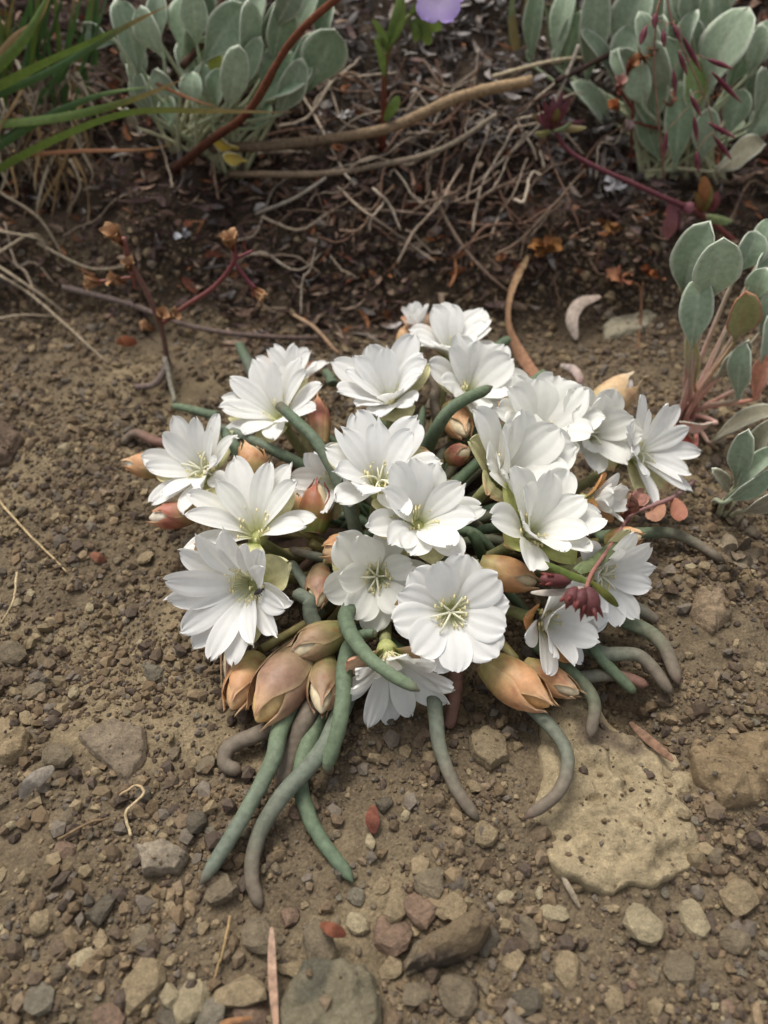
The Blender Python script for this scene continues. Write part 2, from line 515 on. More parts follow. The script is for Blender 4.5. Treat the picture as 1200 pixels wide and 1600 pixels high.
PICKED = []
med = [(345, 1392, 45, 45), (500, 1475, 45, 58), (620, 1462, 62, 55), (652, 1496, 30, 48), (675, 1378, 45, 40), (620, 1408, 34, 46), (656, 1422, 50, 42),
       (703, 1420, 46, 42), (220, 1538, 62, 60), (300, 1560, 42, 58), (264, 1556, 34, 30), (375, 1550, 74, 46), (330, 1578, 40, 52), (276, 1592, 60, 40),
       (405, 1466, 46, 50), (458, 1514, 56, 22), (1152, 1400, 55, 44), (1086, 1432, 40, 50), (828, 1456, 25, 46), (870, 1426, 46, 24), (888, 1516, 36, 46),
       (756, 1300, 36, 32), (155, 1422, 46, 40), (240, 1050, 32, 28), (97, 1326, 36, 30), (225, 1470, 36, 36), (716, 1556, 50, 55), (610, 1510, 34, 34),
       (1120, 1336, 24, 24), (1060, 1512, 46, 40), (600, 1256, 24, 24), (395, 1585, 60, 40), (655, 1555, 62, 30), (1005, 1440, 50, 50), (90, 1180, 46, 34),
       (322, 1195, 30, 26), (272, 1175, 22, 20), (305, 1285, 30, 30), (60, 1440, 34, 30), (760, 1470, 40, 36), (800, 1500, 34, 30), (560, 1440, 34, 28), (1150, 1470, 40, 34),
       (820, 1560, 44, 36), (960, 1560, 40, 34), (170, 1590, 44, 40), (60, 1560, 46, 40), (130, 1500, 34, 30), (450, 1430, 30, 30), (555, 1400, 26, 24), (20, 1020, 40, 34), (55, 1080, 30, 26)]
for i, (px, py, w, h) in enumerate(med):
    p = G(px, py, 0.002); s = mpp(p)
    PICKED.append((p[0], p[1], w * s * 0.5))
    pebble(p[0], p[1], w * s * 0.56, h * s * 0.62, min(w, h) * s * 0.42, random.uniform(-.4, .4), i, True, cls=5 if i == 2 else None)

def blocked(x, y, r):
    return any((x - a) ** 2 + (y - b) ** 2 < (r + c) ** 2 for a, b, c in PICKED)
cnt = 0
while cnt < 236:
    px = random.uniform(-20, 1220)
    py = random.choice([random.uniform(1250, 1620), random.uniform(1380, 1620), random.uniform(800, 1300), random.uniform(580, 1100)])
    p = G(px, py, 0.001); s = mpp(p)
    w = s * random.choice([10, 11, 12, 13, 14, 16, 18, 22, 26]) * 0.55
    if 300 < px < 1000 and 560 < py < 1080 or blocked(p[0], p[1], w):
        continue
    PICKED.append((p[0], p[1], w))
    pebble(p[0], p[1], w * random.uniform(.9, 1.3), w * random.uniform(.75, 1.05), w * random.uniform(.5, .85), random.uniform(0, 6.28), cnt, False)
    cnt += 1

def scatter_grains(name, n, sub, smin, smax, region, label, palette, dens=True):
    rng = np.random.default_rng(n)
    protos = [angular(sub, np.random.default_rng(500 + k), planes=7, rough=0.05) for k in range(10)]
    xy = []
    while len(xy) < n:
        x = rng.uniform(-0.38, 0.38, n); y = rng.uniform(*region, n)
        keep = np.abs(x) < 0.15 + 0.52 * y
        if dens:
            keep &= (vnoise(x, y, 30, 31) + 0.6 * vnoise(x, y, 90, 32) + rng.uniform(-.45, .45, n)) > -0.12
        xy += list(zip(x[keep], y[keep]))
    xy = np.array(xy[:n])
    size = smin + (smax - smin) * rng.random(n) ** 2.6
    z = ground_z(xy[:, 0], xy[:, 1])
    for lo, hi, bvh in ROCKS:
        for i in np.nonzero(np.all((xy > lo) & (xy < hi), axis=1))[0]:
            hit = bvh.ray_cast(Vector((xy[i, 0], xy[i, 1], 0.3)), Vector((0, 0, -1)))[0]
            if hit is not None and hit.z > z[i]:
                if rng.random() < 0.15:
                    z[i] = hit.z; size[i] *= 0.6
                else:
                    z[i] -= 0.01
    nv = len(protos[0][0])
    V = np.empty((n, nv, 3), np.float32); F = np.empty((n, len(protos[0][1]), 3), np.int32); C = np.empty((n, nv, 3), np.float32)
    pal = np.array([srgb(*c) for c in palette])
    ax = norm(rng.normal(size=(n, 3))); an = rng.uniform(0, 6.28, n)
    pick = rng.integers(0, len(pal), n)
    for i in range(n):
        P, f = protos[i % 10]
        k, a = ax[i], an[i]
        P = P * rng.uniform(0.65, 1.25, 3)
        R = P * math.cos(a) + np.cross(k, P) * math.sin(a) + np.outer(P @ k, k) * (1 - math.cos(a))
        V[i] = R * size[i] + (xy[i, 0], xy[i, 1], z[i] + size[i] * 0.25)
        F[i] = f + i * nv
        C[i] = pal[pick[i]] * rng.uniform(0.75, 1.2)
    o = obj(name, V.reshape(-1, 3), F.reshape(-1, 3), C.reshape(-1, 3), M_GRAIN, origin=np.zeros(3), smooth=False)
    tag(o, label, name, kind='stuff')

SOILPAL = [(120, 102, 80), (110, 94, 76), (132, 114, 90), (100, 86, 72), (124, 108, 88), (92, 80, 70), (140, 124, 98), (114, 104, 92)]
scatter_grains('gravel', 18500, 1, 0.0010, 0.0034, (0.03, 0.46), 'loose small gravel and soil clods strewn over the ground', SOILPAL)
scatter_grains('sand', 72000, 1, 0.0004, 0.0013, (0.03, 0.47), 'coarse brown soil crumbs covering the bare ground', SOILPAL)

# ------------------------------------------------------------------ the bitterroot plant
CROWN = G(640, 860, 0.0)
plant = thing('bitterroot_plant', CROWN, 'low bitterroot plant with many white flowers and fleshy green leaves on bare soil', 'flower plant')

def crown_mesh():
    V, F = ICO[3]
    V = V * (0.060, 0.062, 0.016)
    V = V * (1 + 0.5 * vnoise(V[:, 0] + V[:, 2], V[:, 1] - V[:, 2], 90, 41))[:, None]
    obj('root_crown_shade_fill', V + CROWN + (0, 0.006, 0.002), F, srgb(58, 46, 36), M_DRY, plant)  # root crown, widened and coloured dark to paint deep shade between the flowers
crown_mesh()

def frame(axis):
    A = norm(axis)
    t = np.array([0, 0, 1.0]) if abs(A[2]) < 0.9 else np.array([0, 1.0, 0])
    e1 = norm(np.cross(t, A)); e2 = np.cross(A, e1)
    return A, e1, e2

def petal_sheet(base, A, R, L, W, elev, curl, q, taper, cup, rng, rows=15, cols=11, tipnoise=0.03, wave=0.03, twist=0.0, waist=0.24):
    """a petal from base out along R (radial) and A (axis); R,A unit vectors"""
    S = np.cross(A, R)
    t = np.linspace(0, 1, rows)
    t = 1 - (1 - t) ** 1.35
    e = elev + 0.55 * (1 - t) ** 2 - curl * t ** 1.6
    ds = np.diff(t) * L
    rr = np.concatenate([[0], np.cumsum(np.cos(e[:-1]) * ds)]); aa = np.concatenate([[0], np.cumsum(np.sin(e[:-1]) * ds)])
    u = np.linspace(-1, 1, cols)
    colj = np.convolve(rng.normal(size=cols + 2), [.25, .5, .25], 'valid') * tipnoise * 1.2
    colj -= colj.mean()
    ph, ph2, sk = rng.uniform(0, 6.28), rng.uniform(0, 6.28), rng.uniform(-.10, .10)
    blunt = max(0.10, 0.55 - 1.6 * q); pw = 2.9 - 2.4 * taper; wide = 0.60 + 0.08 * (1 - taper)
    V = np.empty((rows, cols, 3)); TT = np.empty((rows, cols)); UU = np.empty((rows, cols))
    for i in range(rows):
        x = max(0.0, (t[i] - wide) / (1 - wide))
        w = W * 0.5 * (waist + (1 - waist) * sstep(0, wide, t[i])) * math.sqrt(max(0.0, 1 - (1 - blunt ** 2) * x ** pw))
        dt = colj * x * x * 1.2 - 0.05 * blunt * u ** 2 * x
        nr, na = -math.sin(e[i]), math.cos(e[i])
        off = cup * w * (u ** 2) * (0.4 + 0.6 * t[i]) + 0.042 * W * np.cos(3 * math.pi * u + 0.5 * ph) * t[i] * (1 - .4 * t[i]) \
            + wave * L * t[i] ** 2 * (np.sin(2.2 * u + ph) * 0.5 + 0.5 * np.sin(5 * t[i] + ph2) * u)
        r = rr[i] + dt * L * math.cos(e[i]); a = aa[i] + dt * L * math.sin(e[i])
        tw = twist * t[i]
        V[i] = base + np.outer(r + off * nr, R) + np.outer(a + off * na + u * w * math.sin(tw), A) + np.outer(u * w * math.cos(tw) + sk * L * t[i] ** 2, S)
        TT[i] = t[i]; UU[i] = u
    return V.reshape(-1, 3), grid_faces(rows, cols), TT.ravel(), UU.ravel()

WHITE = np.array([0.83, 0.825, 0.80]); CREAM = np.array([0.80, 0.79, 0.69]); GREENB = np.array([0.70, 0.72, 0.44]); PINK = np.array([0.80, 0.70, 0.64])
def axis_world(a, b, c):
    return norm(a * RIGHT + b * UP - c * FWD)

def stalk_to(p, A, rng, wid=0.0021):
    b = CROWN + np.array([rng.uniform(-.018, .018) + 0.35 * (p[0] - CROWN[0]), 0.35 * (p[1] - CROWN[1]), 0.004])
    b[2] = float(ground_z(b[0], b[1])) + 0.006
    mid = 0.5 * (b + p) - A * 0.006 + np.array([0, 0, -0.004])
    return spline([b, mid, p - A * 0.004], 9), np.linspace(wid, wid * 1.15, 9)

def flower(px, py, h, rad, axis, n=11, elev=22, curl=0.2, width=0.62, q=0.22, taper=0.3, rot=0.0, tone=0.0, sepals=3, seed=0, stam=1.0, style=True, cup=0.22,
           wave=0.03, skip=(), sepal_col=None, tipnoise=0.025, grow=None, inner=0.35):
    rng = np.random.default_rng(1000 + seed)
    c = G(px, py, h); s = mpp(c)
    A, e1, e2 = frame(axis_world(*axis))
    L = rad * s
    # azimuth 0 points to screen right, 90 to screen up, as near as the axis allows
    e1 = norm(RIGHT - A * np.dot(RIGHT, A)); e2 = np.cross(A, e1)
    pth, prad = stalk_to(c, A, rng)
    tv, tf, tt = tube(pth, prad, 8)
    prof = [(-.006, .0012), (-.004, .0030), (-.001, .0042), (.0015, .0030)]
    ang = np.linspace(0, 2 * math.pi, 12, endpoint=False)
    rv = np.vstack([c + A * z + r * (np.outer(np.cos(ang), e1) + np.outer(np.sin(ang), e2)) for z, r in prof] + [c + A * 0.0018])
    rf = grid_faces(4, 12, True) + [(48, 36 + j, 36 + (j + 1) % 12) for j in range(12)]
    V, F, C = merge([(tv, tf, mixc(srgb(150, 120, 96), srgb(160, 164, 110), tt)), (rv, rf, srgb(196, 200, 130))])
    fl = obj('flower', V, F, C, M_HERB, plant, origin=c)
    white = WHITE * (1 - tone) + CREAM * tone
    n = n + 2
    for i in range(n):
        layer = i % 2
        ph = math.radians(rot) + 2 * math.pi * (i + rng.uniform(-.22, .22)) / n
        if any(abs((math.degrees(ph) - a + 180) % 360 - 180) < w for a, w in skip):
            continue
        R = math.cos(ph) * e1 + math.sin(ph) * e2
        g = 1.0
        if grow is not None:
            g = 1 + grow[1] * math.cos(ph - math.radians(grow[0]))
        Li = L * rng.uniform(0.9, 1.05) * (1 - 0.06 * layer) * g
        el = math.radians(elev + (inner * 30 if layer else 0) + rng.uniform(-9, 9))
        v, f, t, u = petal_sheet(c + R * 0.0018 + A * (0.0004 + 0.0005 * layer), A, R, Li, Li * width * 0.92 * rng.uniform(0.85, 1.1), el, curl * rng.uniform(.6, 1.4), q, taper, cup, rng,
                                 wave=wave, tipnoise=tipnoise, twist=rng.uniform(-.2, .2))
        col = mixc(GREENB, white, sstep(0.0, 0.34, t))
        obj('petal', v, f, col, M_PETAL, fl)
    sc = np.asarray(sepal_col if sepal_col is not None else srgb(214, 208, 160))
    for i in range(sepals):
        ph = math.radians(rot + 40) + 2 * math.pi * (i + rng.uniform(-.2, .2)) / max(sepals, 1)
        R = math.cos(ph) * e1 + math.sin(ph) * e2
        v, f, t, u = petal_sheet(c + R * 0.0022 - A * 0.0014, A, R, L * rng.uniform(.72, .86), L * .5, math.radians(elev - 8), curl * .5, 0.3, 0.45, 0.3, rng)
        obj('sepal', v, f, mixc(mixc(srgb(176, 186, 110), sc, sstep(0, .5, t)), srgb(196, 128, 96), 0.55 * sstep(.8, 1, t) * (rng.random() < .6)), M_SEPAL, fl)
    if stam:
        parts = []
        k = int(34 * stam)
        for i in range(k):
            a = rng.uniform(0, 6.28); lean = rng.uniform(.25, .95)
            R = math.cos(a) * e1 + math.sin(a) * e2
            d = norm(A + lean * R); ln = L * rng.uniform(.26, .40)
            path = spline([c + R * .0016, c + R * .0016 + d * ln * .5 + A * ln * .08, c + R * .0016 + d * ln], 5)
            parts.append((*tube(path, 0.00024, 4)[:2], srgb(240, 238, 200)))
            e = path[-1]; w = norm(np.cross(d, RIGHT + A * .3))
            parts.append((*tube(np.array([e - w * .0008, e - w * .0004, e + w * .0004, e + w * .0008]), [.0002, .00042, .00042, .0002], 5)[:2], srgb(240, 230, 184)))
        V, F, C = merge(parts)
        obj('stamens', V, F, C, M_PETAL, fl)
    if style and seed in (1, 2, 5, 9, 14, 16, 17, 20):
        parts = []
        for i in range(6):
            a = 2 * math.pi * (i + rng.uniform(-.5, .5)) / 6
            R = math.cos(a) * e1 + math.sin(a) * e2
            b = c + A * .001; ln = L * rng.uniform(.24, .40)
            path = spline([b, b + A * ln * .6 + R * ln * .12, b + A * ln * .85 + R * ln * .5, b + A * ln * .85 + R * ln * .95], 9)
            parts.append((*tube(path, np.linspace(.00048, .00034, 9), 6)[:2], srgb(240, 238, 218)))
        V, F, C = merge(parts)
        obj('style', V, F, C, M_PETAL, fl)
    return fl

ORANGE = srgb(214, 160, 104); PINKS = srgb(226, 190, 160)
FL = [
 dict(px=703, py=955, h=.036, rad=98, axis=(.0, .08, 1), n=10, elev=12, curl=.12, width=.70, q=.14, taper=.10, rot=12, seed=1, stam=.7, cup=.12, tipnoise=.02),
 dict(px=590, py=898, h=.030, rad=90, axis=(-.05, -.06, 1), n=9, elev=22, curl=.1, width=.72, q=.16, taper=.15, rot=5, seed=2, tone=.5, stam=1.2, wave=.06, tipnoise=.025),
 dict(px=398, py=912, h=.034, rad=122, axis=(-.33, -.18, .9), n=14, elev=20, curl=.0, width=.36, q=.32, taper=.42, rot=8, seed=3, stam=1.4, grow=(205, .10), cup=.3, tipnoise=.03),
 dict(px=402, py=838, h=.032, rad=122, axis=(-.05, .55, .8), n=12, elev=24, curl=.05, width=.37, q=.3, taper=.4, rot=3, seed=4, skip=((275, 40),), tone=.15, cup=.3, stam=.6),
 dict(px=326, py=742, h=.028, rad=98, axis=(-.3, .35, .85), n=12, elev=24, curl=.05, width=.38, q=.3, taper=.38, rot=10, seed=5, tone=.1, stam=1.2, cup=.25),
 dict(px=440, py=658, h=.036, rad=102, axis=(-.25, .5, .8), n=11, elev=28, curl=.05, width=.40, q=.28, taper=.35, rot=0, seed=6, tone=.1, cup=.25, stam=.9),
 dict(px=455, py=610, h=.034, rad=72, axis=(.05, .66, .6), n=10, elev=40, curl=.15, width=.42, q=.25, taper=.3, rot=0, seed=7, stam=.3, style=False, sepals=4, sepal_col=PINKS),
 dict(px=611, py=634, h=.042, rad=106, axis=(-.15, .52, .82), n=12, elev=34, curl=.05, width=.47, q=.2, taper=.25, rot=8, seed=8, stam=1.0),
 dict(px=592, py=764, h=.050, rad=116, axis=(.03, .58, .8), n=11, elev=28, curl=.05, width=.50, q=.2, taper=.22, rot=4, seed=9, skip=((318, 22),), stam=1.1, tipnoise=.04),
 dict(px=530, py=752, h=.038, rad=72, axis=(-.55, -.05, .8), n=9, elev=25, curl=.1, width=.6, q=.22, taper=.25, rot=0, seed=10, stam=.5),
 dict(px=652, py=822, h=.044, rad=108, axis=(.18, .40, .9), n=10, elev=28, curl=.05, width=.54, q=.18, taper=.2, rot=14, seed=11, tone=.12, stam=1.3),
 dict(px=704, py=560, h=.040, rad=84, axis=(0, .6, .75), n=11, elev=36, curl=.3, width=.6, q=.2, taper=.2, rot=0, seed=12, tone=.1, stam=.5, sepals=3, sepal_col=PINKS),
 dict(px=655, py=525, h=.036, rad=50, axis=(-.15, .7, .5), n=7, elev=58, curl=.1, width=.5, q=.3, taper=.4, rot=0, seed=22, stam=0, style=False, sepals=3, sepal_col=PINKS),
 dict(px=728, py=618, h=.040, rad=92, axis=(.3, .36, .85), n=11, elev=30, curl=.2, width=.62, q=.18, taper=.2, rot=6, seed=13, tone=.2, stam=.5),
 dict(px=774, py=752, h=.044, rad=124, axis=(.5, .40, .75), n=10, elev=34, curl=.2, width=.66, q=.16, taper=.15, rot=20, seed=14, tone=.3, stam=1.2, cup=.3, sepals=4),
 dict(px=835, py=690, h=.042, rad=108, axis=(.15, .55, .8), n=10, elev=36, curl=.25, width=.66, q=.16, taper=.15, rot=0, seed=15, tone=.35, stam=.5),
 dict(px=913, py=682, h=.036, rad=88, axis=(.25, .12, .9), n=9, elev=36, curl=.2, width=.66, q=.18, taper=.2, rot=0, seed=16, tone=.35, stam=.7),
 dict(px=985, py=712, h=.032, rad=98, axis=(.5, .2, .8), n=12, elev=24, curl=.0, width=.37, q=.28, taper=.38, rot=5, seed=17, stam=.4, sepals=4, cup=.2),
 dict(px=822, py=838, h=.046, rad=114, axis=(.35, .45, .8), n=10, elev=32, curl=.15, width=.54, q=.18, taper=.2, rot=8, seed=18, tone=.3, stam=1.1, cup=.3, sepals=4, sepal_col=srgb(200, 204, 130)),
 dict(px=915, py=786, h=.036, rad=66, axis=(.75, .10, .6), n=8, elev=48, curl=.05, width=.5, q=.25, taper=.35, rot=0, seed=19, tone=.2, stam=.4, style=False, sepals=4, sepal_col=ORANGE),
 dict(px=925, py=895, h=.030, rad=98, axis=(.45, -.15, .85), n=10, elev=24, curl=.08, width=.44, q=.2, taper=.25, rot=8, seed=20, stam=.6),
 dict(px=840, py=968, h=.028, rad=98, axis=(.5, -.08, .8), n=10, elev=36, curl=.1, width=.46, q=.18, taper=.22, rot=3, seed=21, tone=.1, stam=.6, cup=.3, sepal_col=ORANGE),
 dict(px=605, py=1020, h=.020, rad=112, axis=(.15, -.6, .75), n=9, elev=30, curl=.0, width=.42, q=.32, taper=.42, rot=4, seed=23, tone=.25, stam=.8, style=False, cup=.35, wave=.06, sepals=3, sepal_col=PINKS),
]
for f in FL:
    flower(**f)

# ---- buds
def bud(base, tip, wid, cols, seed, core=None, openness=0.0, nsep=4):
    rng = np.random.default_rng(2000 + seed)
    b = G(*base); t_ = G(*tip)
    A, e1, e2 = frame(t_ - b)
    L = float(np.linalg.norm(t_ - b)); R0 = wid * mpp(b) * 0.5
    pth, prad = stalk_to(b, A, rng, 0.0017)
    tv, tf, tt = tube(pth, prad, 8)
    t = np.linspace(0, 1, 10)
    prof = lambda x: R0 * (0.35 + 0.65 * np.sin(np.pi * np.clip(x * 0.75 + 0.12, 0, 1)) ** 0.8) * np.sqrt(np.clip(1.02 - x ** 4, 0, 1))
    path = b + np.outer(t, A) * L * 0.96
    cv, cf, ct = tube(path, prof(t) * 0.9, 12)
    cc = np.asarray(core if core is not None else srgb(232, 214, 178))
    V, F, C = merge([(tv, tf, mixc(srgb(110, 92, 70), srgb(150, 140, 90), tt)), (cv, cf, cc)])
    bd = obj('bud', V, F, C, M_SEPAL, plant, origin=b)
    for i in range(nsep):
        a0 = 2 * math.pi * i / nsep + rng.uniform(-.25, .25)
        top = rng.uniform(.86, 1.06) if i else 1.04
        rows, cl = 11, 9
        ts = np.linspace(0, 1, rows); us = np.linspace(-1, 1, cl)
        V = np.empty((rows, cl, 3)); tt = np.empty((rows, cl)); uu = np.empty((rows, cl))
        for r in range(rows):
            half = (1.25 if nsep < 4 else 1.0) * (1 - 0.86 * sstep(.45, 1.0, ts[r])) + 0.02
            x = ts[r] * top
            rad = prof(np.array(min(x, .97))) * (1.03 + 0.05 * (i % 3)) + openness * R0 * sstep(.5, 1, ts[r])
            ang = a0 + us * half
            V[r] = b + A * L * x + rad * (1 - 0.10 * us[:, None] ** 2 * 0.4) * (np.outer(np.cos(ang), e1) + np.outer(np.sin(ang), e2))
            V[r] += A * (0.0006 * rng.normal(size=(cl, 1)) * ts[r])
            tt[r] = ts[r]; uu[r] = us
        cA, cB, cT = cols
        g = np.clip(tt.ravel() + rng.uniform(-.1, .1), 0, 1)
        C = mixc(mixc(cA, cB, sstep(.1, .65, g)), cT, sstep(.7, 1, g))
        C = C * (1 - 0.0) 
        edge = sstep(.7, 1, np.abs(uu.ravel()))
        C = C * (1 - .35 * edge[:, None]) + np.asarray(srgb(222, 200, 150)) * .35 * edge[:, None]
        spots = vnoise(V.reshape(-1, 3)[:, 0] + V.reshape(-1, 3)[:, 2], V.reshape(-1, 3)[:, 1], 420, seed) > .3
        C[spots] = C[spots] * .6 + srgb(150, 60, 50) * .4
        obj('sepal', V.reshape(-1, 3), grid_faces(rows, cl), C, M_SEPAL, bd)

OR = (srgb(176, 160, 104), srgb(208, 156, 112), srgb(226, 186, 146))
RD = (srgb(166, 140, 96), srgb(180, 112, 92), srgb(220, 172, 132))
GR = (srgb(128, 122, 76), srgb(164, 134, 104), srgb(196, 158, 130))
BR = (srgb(140, 122, 88), srgb(160, 126, 104), srgb(212, 172, 134))
BUDS = [
 ((262, 732, .024), (194, 724, .024), 40, OR, srgb(236, 226, 206), .05), ((304, 803, .026), (230, 810, .026), 42, RD, srgb(238, 226, 204), .03),
 ((402, 748, .034), (384, 692, .042), 46, OR, None, .05), ((500, 696, .036), (496, 618, .044), 34, RD, None, .0),
 ((488, 832, .032), (498, 752, .042), 50, (srgb(120, 134, 66), srgb(166, 108, 78), srgb(170, 80, 66)), None, .02), ((460, 812, .034), (452, 768, .038), 36, OR, None, .05),
 ((556, 856, .034), (502, 864, .034), 50, OR, srgb(226, 190, 150), .05), ((502, 890, .026), (496, 950, .028), 42, BR, None, .0),
 ((532, 988, .022), (452, 1024, .024), 56, GR, None, .0), ((508, 1028, .016), (502, 1118, .018), 50, GR, None, .02),
 ((478, 1018, .016), (398, 1132, .016), 82, BR, srgb(226, 190, 130), .08), ((402, 1028, .012), (360, 1112, .012), 56, OR, srgb(222, 178, 130), .06),
 ((750, 884, .034), (842, 912, .036), 52, OR, None, .03), ((762, 1036, .020), (862, 1106, .020), 66, OR, srgb(222, 170, 110), .06),
 ((820, 1040, .016), (908, 1086, .018), 44, OR, None, .0), ((918, 656, .030), (990, 592, .036), 56, (srgb(196, 176, 130), srgb(220, 186, 144), srgb(232, 212, 184)), srgb(238, 226, 218), .16),
 ((700, 716, .036), (736, 704, .040), 34, RD, None, .0), ((705, 640, .036), (728, 682, .040), 44, OR, None, .05), ((950, 845, .026), (1004, 838, .030), 36, OR, None, .05),
 ((630, 548, .030), (640, 508, .038), 32, (srgb(190, 160, 110), srgb(222, 176, 132), srgb(232, 200, 170)), None, .05), ((390, 880, .018), (352, 1075, .012), 38, BR, None, .0),
 ((560, 600, .030), (534, 612, .034), 30, (srgb(190, 188, 120), srgb(220, 200, 140), srgb(226, 200, 150)), None, .1),
 ((455, 745, .028), (440, 728, .030), 26, (srgb(120, 60, 50), srgb(150, 50, 50), srgb(160, 60, 60)), None, .0),
]
for i, (b, t, w, c, core, op) in enumerate(BUDS):
    bud(b, t, w, c, i, core, op)

# ---- fleshy leaves
LG = srgb(108, 122, 96); LG2 = srgb(97, 111, 89); LGB = srgb(110, 117, 102); LB = srgb(118, 107, 93); LR = srgb(124, 92, 80); LD = srgb(80, 96, 72)
def leaf(path, w, ca, cb=None, cut=False, seed=0, parent=plant):
    rng = np.random.default_rng(3000 + seed)
    p = np.array([G(*q) for q in path])
    n = 26
    c = spline(p, n)
    s = np.array([mpp(x) for x in c])
    t = np.linspace(0, 1, n)
    tip = np.sqrt(np.clip(1 - ((t - .9) / .1).clip(0, 1) ** 2, 0.02, 1)) if not cut else np.ones(n)
    rad = 0.5 * w * s * (1.0 - .28 * t) * tip * (1 + .015 * np.sin(t * 17 + seed))
    c = c + 0.00018 * np.cumsum(rng.normal(size=(n, 3)), axis=0) * np.array([.5, .5, .3])
    V, F, tt = tube(c, rad, 12, 0.88)
    cb = ca if cb is None else cb
    C = mixc(ca, cb, sstep(.25, .9, tt + .2 * vnoise(V[:, 0], V[:, 1], 200, seed)))
    if cut:
        C[-1] = srgb(150, 110, 90)
    if (seed % 3) != 1:
        C = C * (1 - .5 * sstep(.93, 1, tt)[:, None]) + srgb(120, 92, 82) * .5 * sstep(.93, 1, tt)[:, None]
    o = obj('leaf', V, F, C, M_FLESH, parent)
LV = [
 ([(520, 1000, .010), (445, 1120, .014), (425, 1190, .012), (370, 1290, .008), (312, 1382, .003)], 31, LG, LGB),
 ([(560, 1040, .010), (510, 1158, .014), (440, 1240, .010), (400, 1310, .006), (392, 1370, .004), (408, 1418, .002)], 31, LGB, LB),
 ([(530, 1020, .008), (485, 1110, .012), (458, 1170, .006), (438, 1232, .002)], 36, LB, LB),
 ([(560, 960, .014), (538, 1040, .022), (530, 1120, .020), (506, 1210, .010)], 31, LG2, LG),
 ([(520, 1080, .008), (472, 1200, .006), (490, 1290, .004), (550, 1378, .003)], 29, LG, LG2),
 ([(480, 1090, .008), (420, 1140, .008), (362, 1166, .006), (352, 1192, .004), (378, 1206, .003)], 30, LB, LB),
 ([(560, 930, .024), (540, 972, .032), (580, 1030, .036), (655, 1080, .036)], 29, LG2, LG),
 ([(670, 1020, .010), (680, 1105, .012), (685, 1160, .010), (710, 1225, .006), (748, 1280, .001)], 27, LGB, LB),
 ([(700, 1000, .012), (712, 1050, .012), (706, 1110, .008), (698, 1140, .002)], 25, LR, LR),
 ([(760, 1040, .012), (830, 1105, .014), (882, 1170, .014), (876, 1230, .012), (820, 1278, .005)], 26, LGB, LB),
 ([(830, 1000, .014), (890, 1050, .014), (928, 1100, .013), (922, 1156, .010)], 27, LG, LB),
 ([(840, 1050, .010), (900, 1058, .010), (960, 1053, .010), (1014, 1070, .008)], 25, LGB, LR),
 ([(880, 960, .014), (925, 1010, .016), (960, 1050, .014), (998, 1082, .010)], 23, LG2, LG),
 ([(890, 990, .014), (940, 1020, .014), (1000, 1025, .012), (1050, 1084, .006)], 28, LGB, LB),
 ([(900, 930, .012), (970, 965, .014), (1030, 1000, .010), (1062, 1070, .005)], 30, LG, LB),
 ([(930, 920, .010), (985, 945, .010), (1030, 972, .006)], 28, LGB, LB),
 ([(930, 840, .012), (1000, 835, .012), (1060, 838, .008), (1134, 880, .002)], 23, LG, LB),
 ([(900, 850, .026), (950, 866, .028), (1008, 882, .026)], 20, LG, LG2),
 ([(560, 845, .026), (545, 790, .038), (500, 695, .056), (438, 632, .060)], 25, LGB, LG2, True),
 ([(490, 735, .030), (440, 712, .038), (395, 690, .040), (342, 668, .040)], 21, LG2, LGB),
 ([(380, 730, .034), (368, 700, .040), (346, 670, .044)], 22, LG2, LG2),
 ([(660, 712, .036), (682, 670, .054), (710, 635, .060), (770, 606, .060)], 25, LG2, LG),
 ([(735, 585, .020), (760, 555, .024), (798, 528, .026)], 22, LG2, LG2),
 ([(800, 640, .024), (820, 606, .030), (853, 578, .032)], 21, LG2, LG),
 ([(400, 600, .020), (388, 568, .020), (372, 536, .018)], 20, LGB, LG2),
 ([(340, 650, .016), (305, 642, .014), (268, 634, .010)], 17, LG2, LG),
 ([(300, 700, .006), (250, 690, .008), (215, 676, .007), (192, 694, .001)], 19, LR, LB),
 ([(672, 640, .034), (682, 610, .042), (668, 580, .046)], 18, LB, LB), ([(690, 680, .030), (682, 640, .040), (676, 612, .044)], 22, LB, LB),
 ([(500, 960, .020), (482, 925, .026), (452, 876, .028)], 22, LGB, LGB), ([(500, 1000, .018), (484, 960, .026), (482, 940, .030), (458, 926, .032)], 28, LGB, LGB),
 ([(540, 880, .020), (500, 870, .026), (452, 858, .028)], 19, LGB, LB), ([(740, 990, .024), (768, 960, .036), (780, 944, .042)], 22, LGB, LGB),
 ([(540, 1000, .020), (565, 992, .024), (588, 990, .026)], 20, LG2, LG2), ([(640, 690, .028), (590, 662, .028), (540, 658, .024)], 22, LD, LD),
 ([(520, 600, .016), (515, 588, .018), (508, 580, .018)], 18, LG2, LG2), ([(640, 820, .030), (780, 690, .040), (800, 640, .040)], 20, LD, LD),
 ([(500, 820, .022), (490, 800, .030), (470, 780, .034)], 22, LD, LD), ([(760, 880, .018), (745, 850, .030), (735, 830, .034)], 22, LD, LD),
 ([(600, 1000, .012), (660, 1040, .012), (690, 1085, .010)], 24, LD, LR),
]
for i, l in enumerate(LV):
    leaf(*l, seed=i)
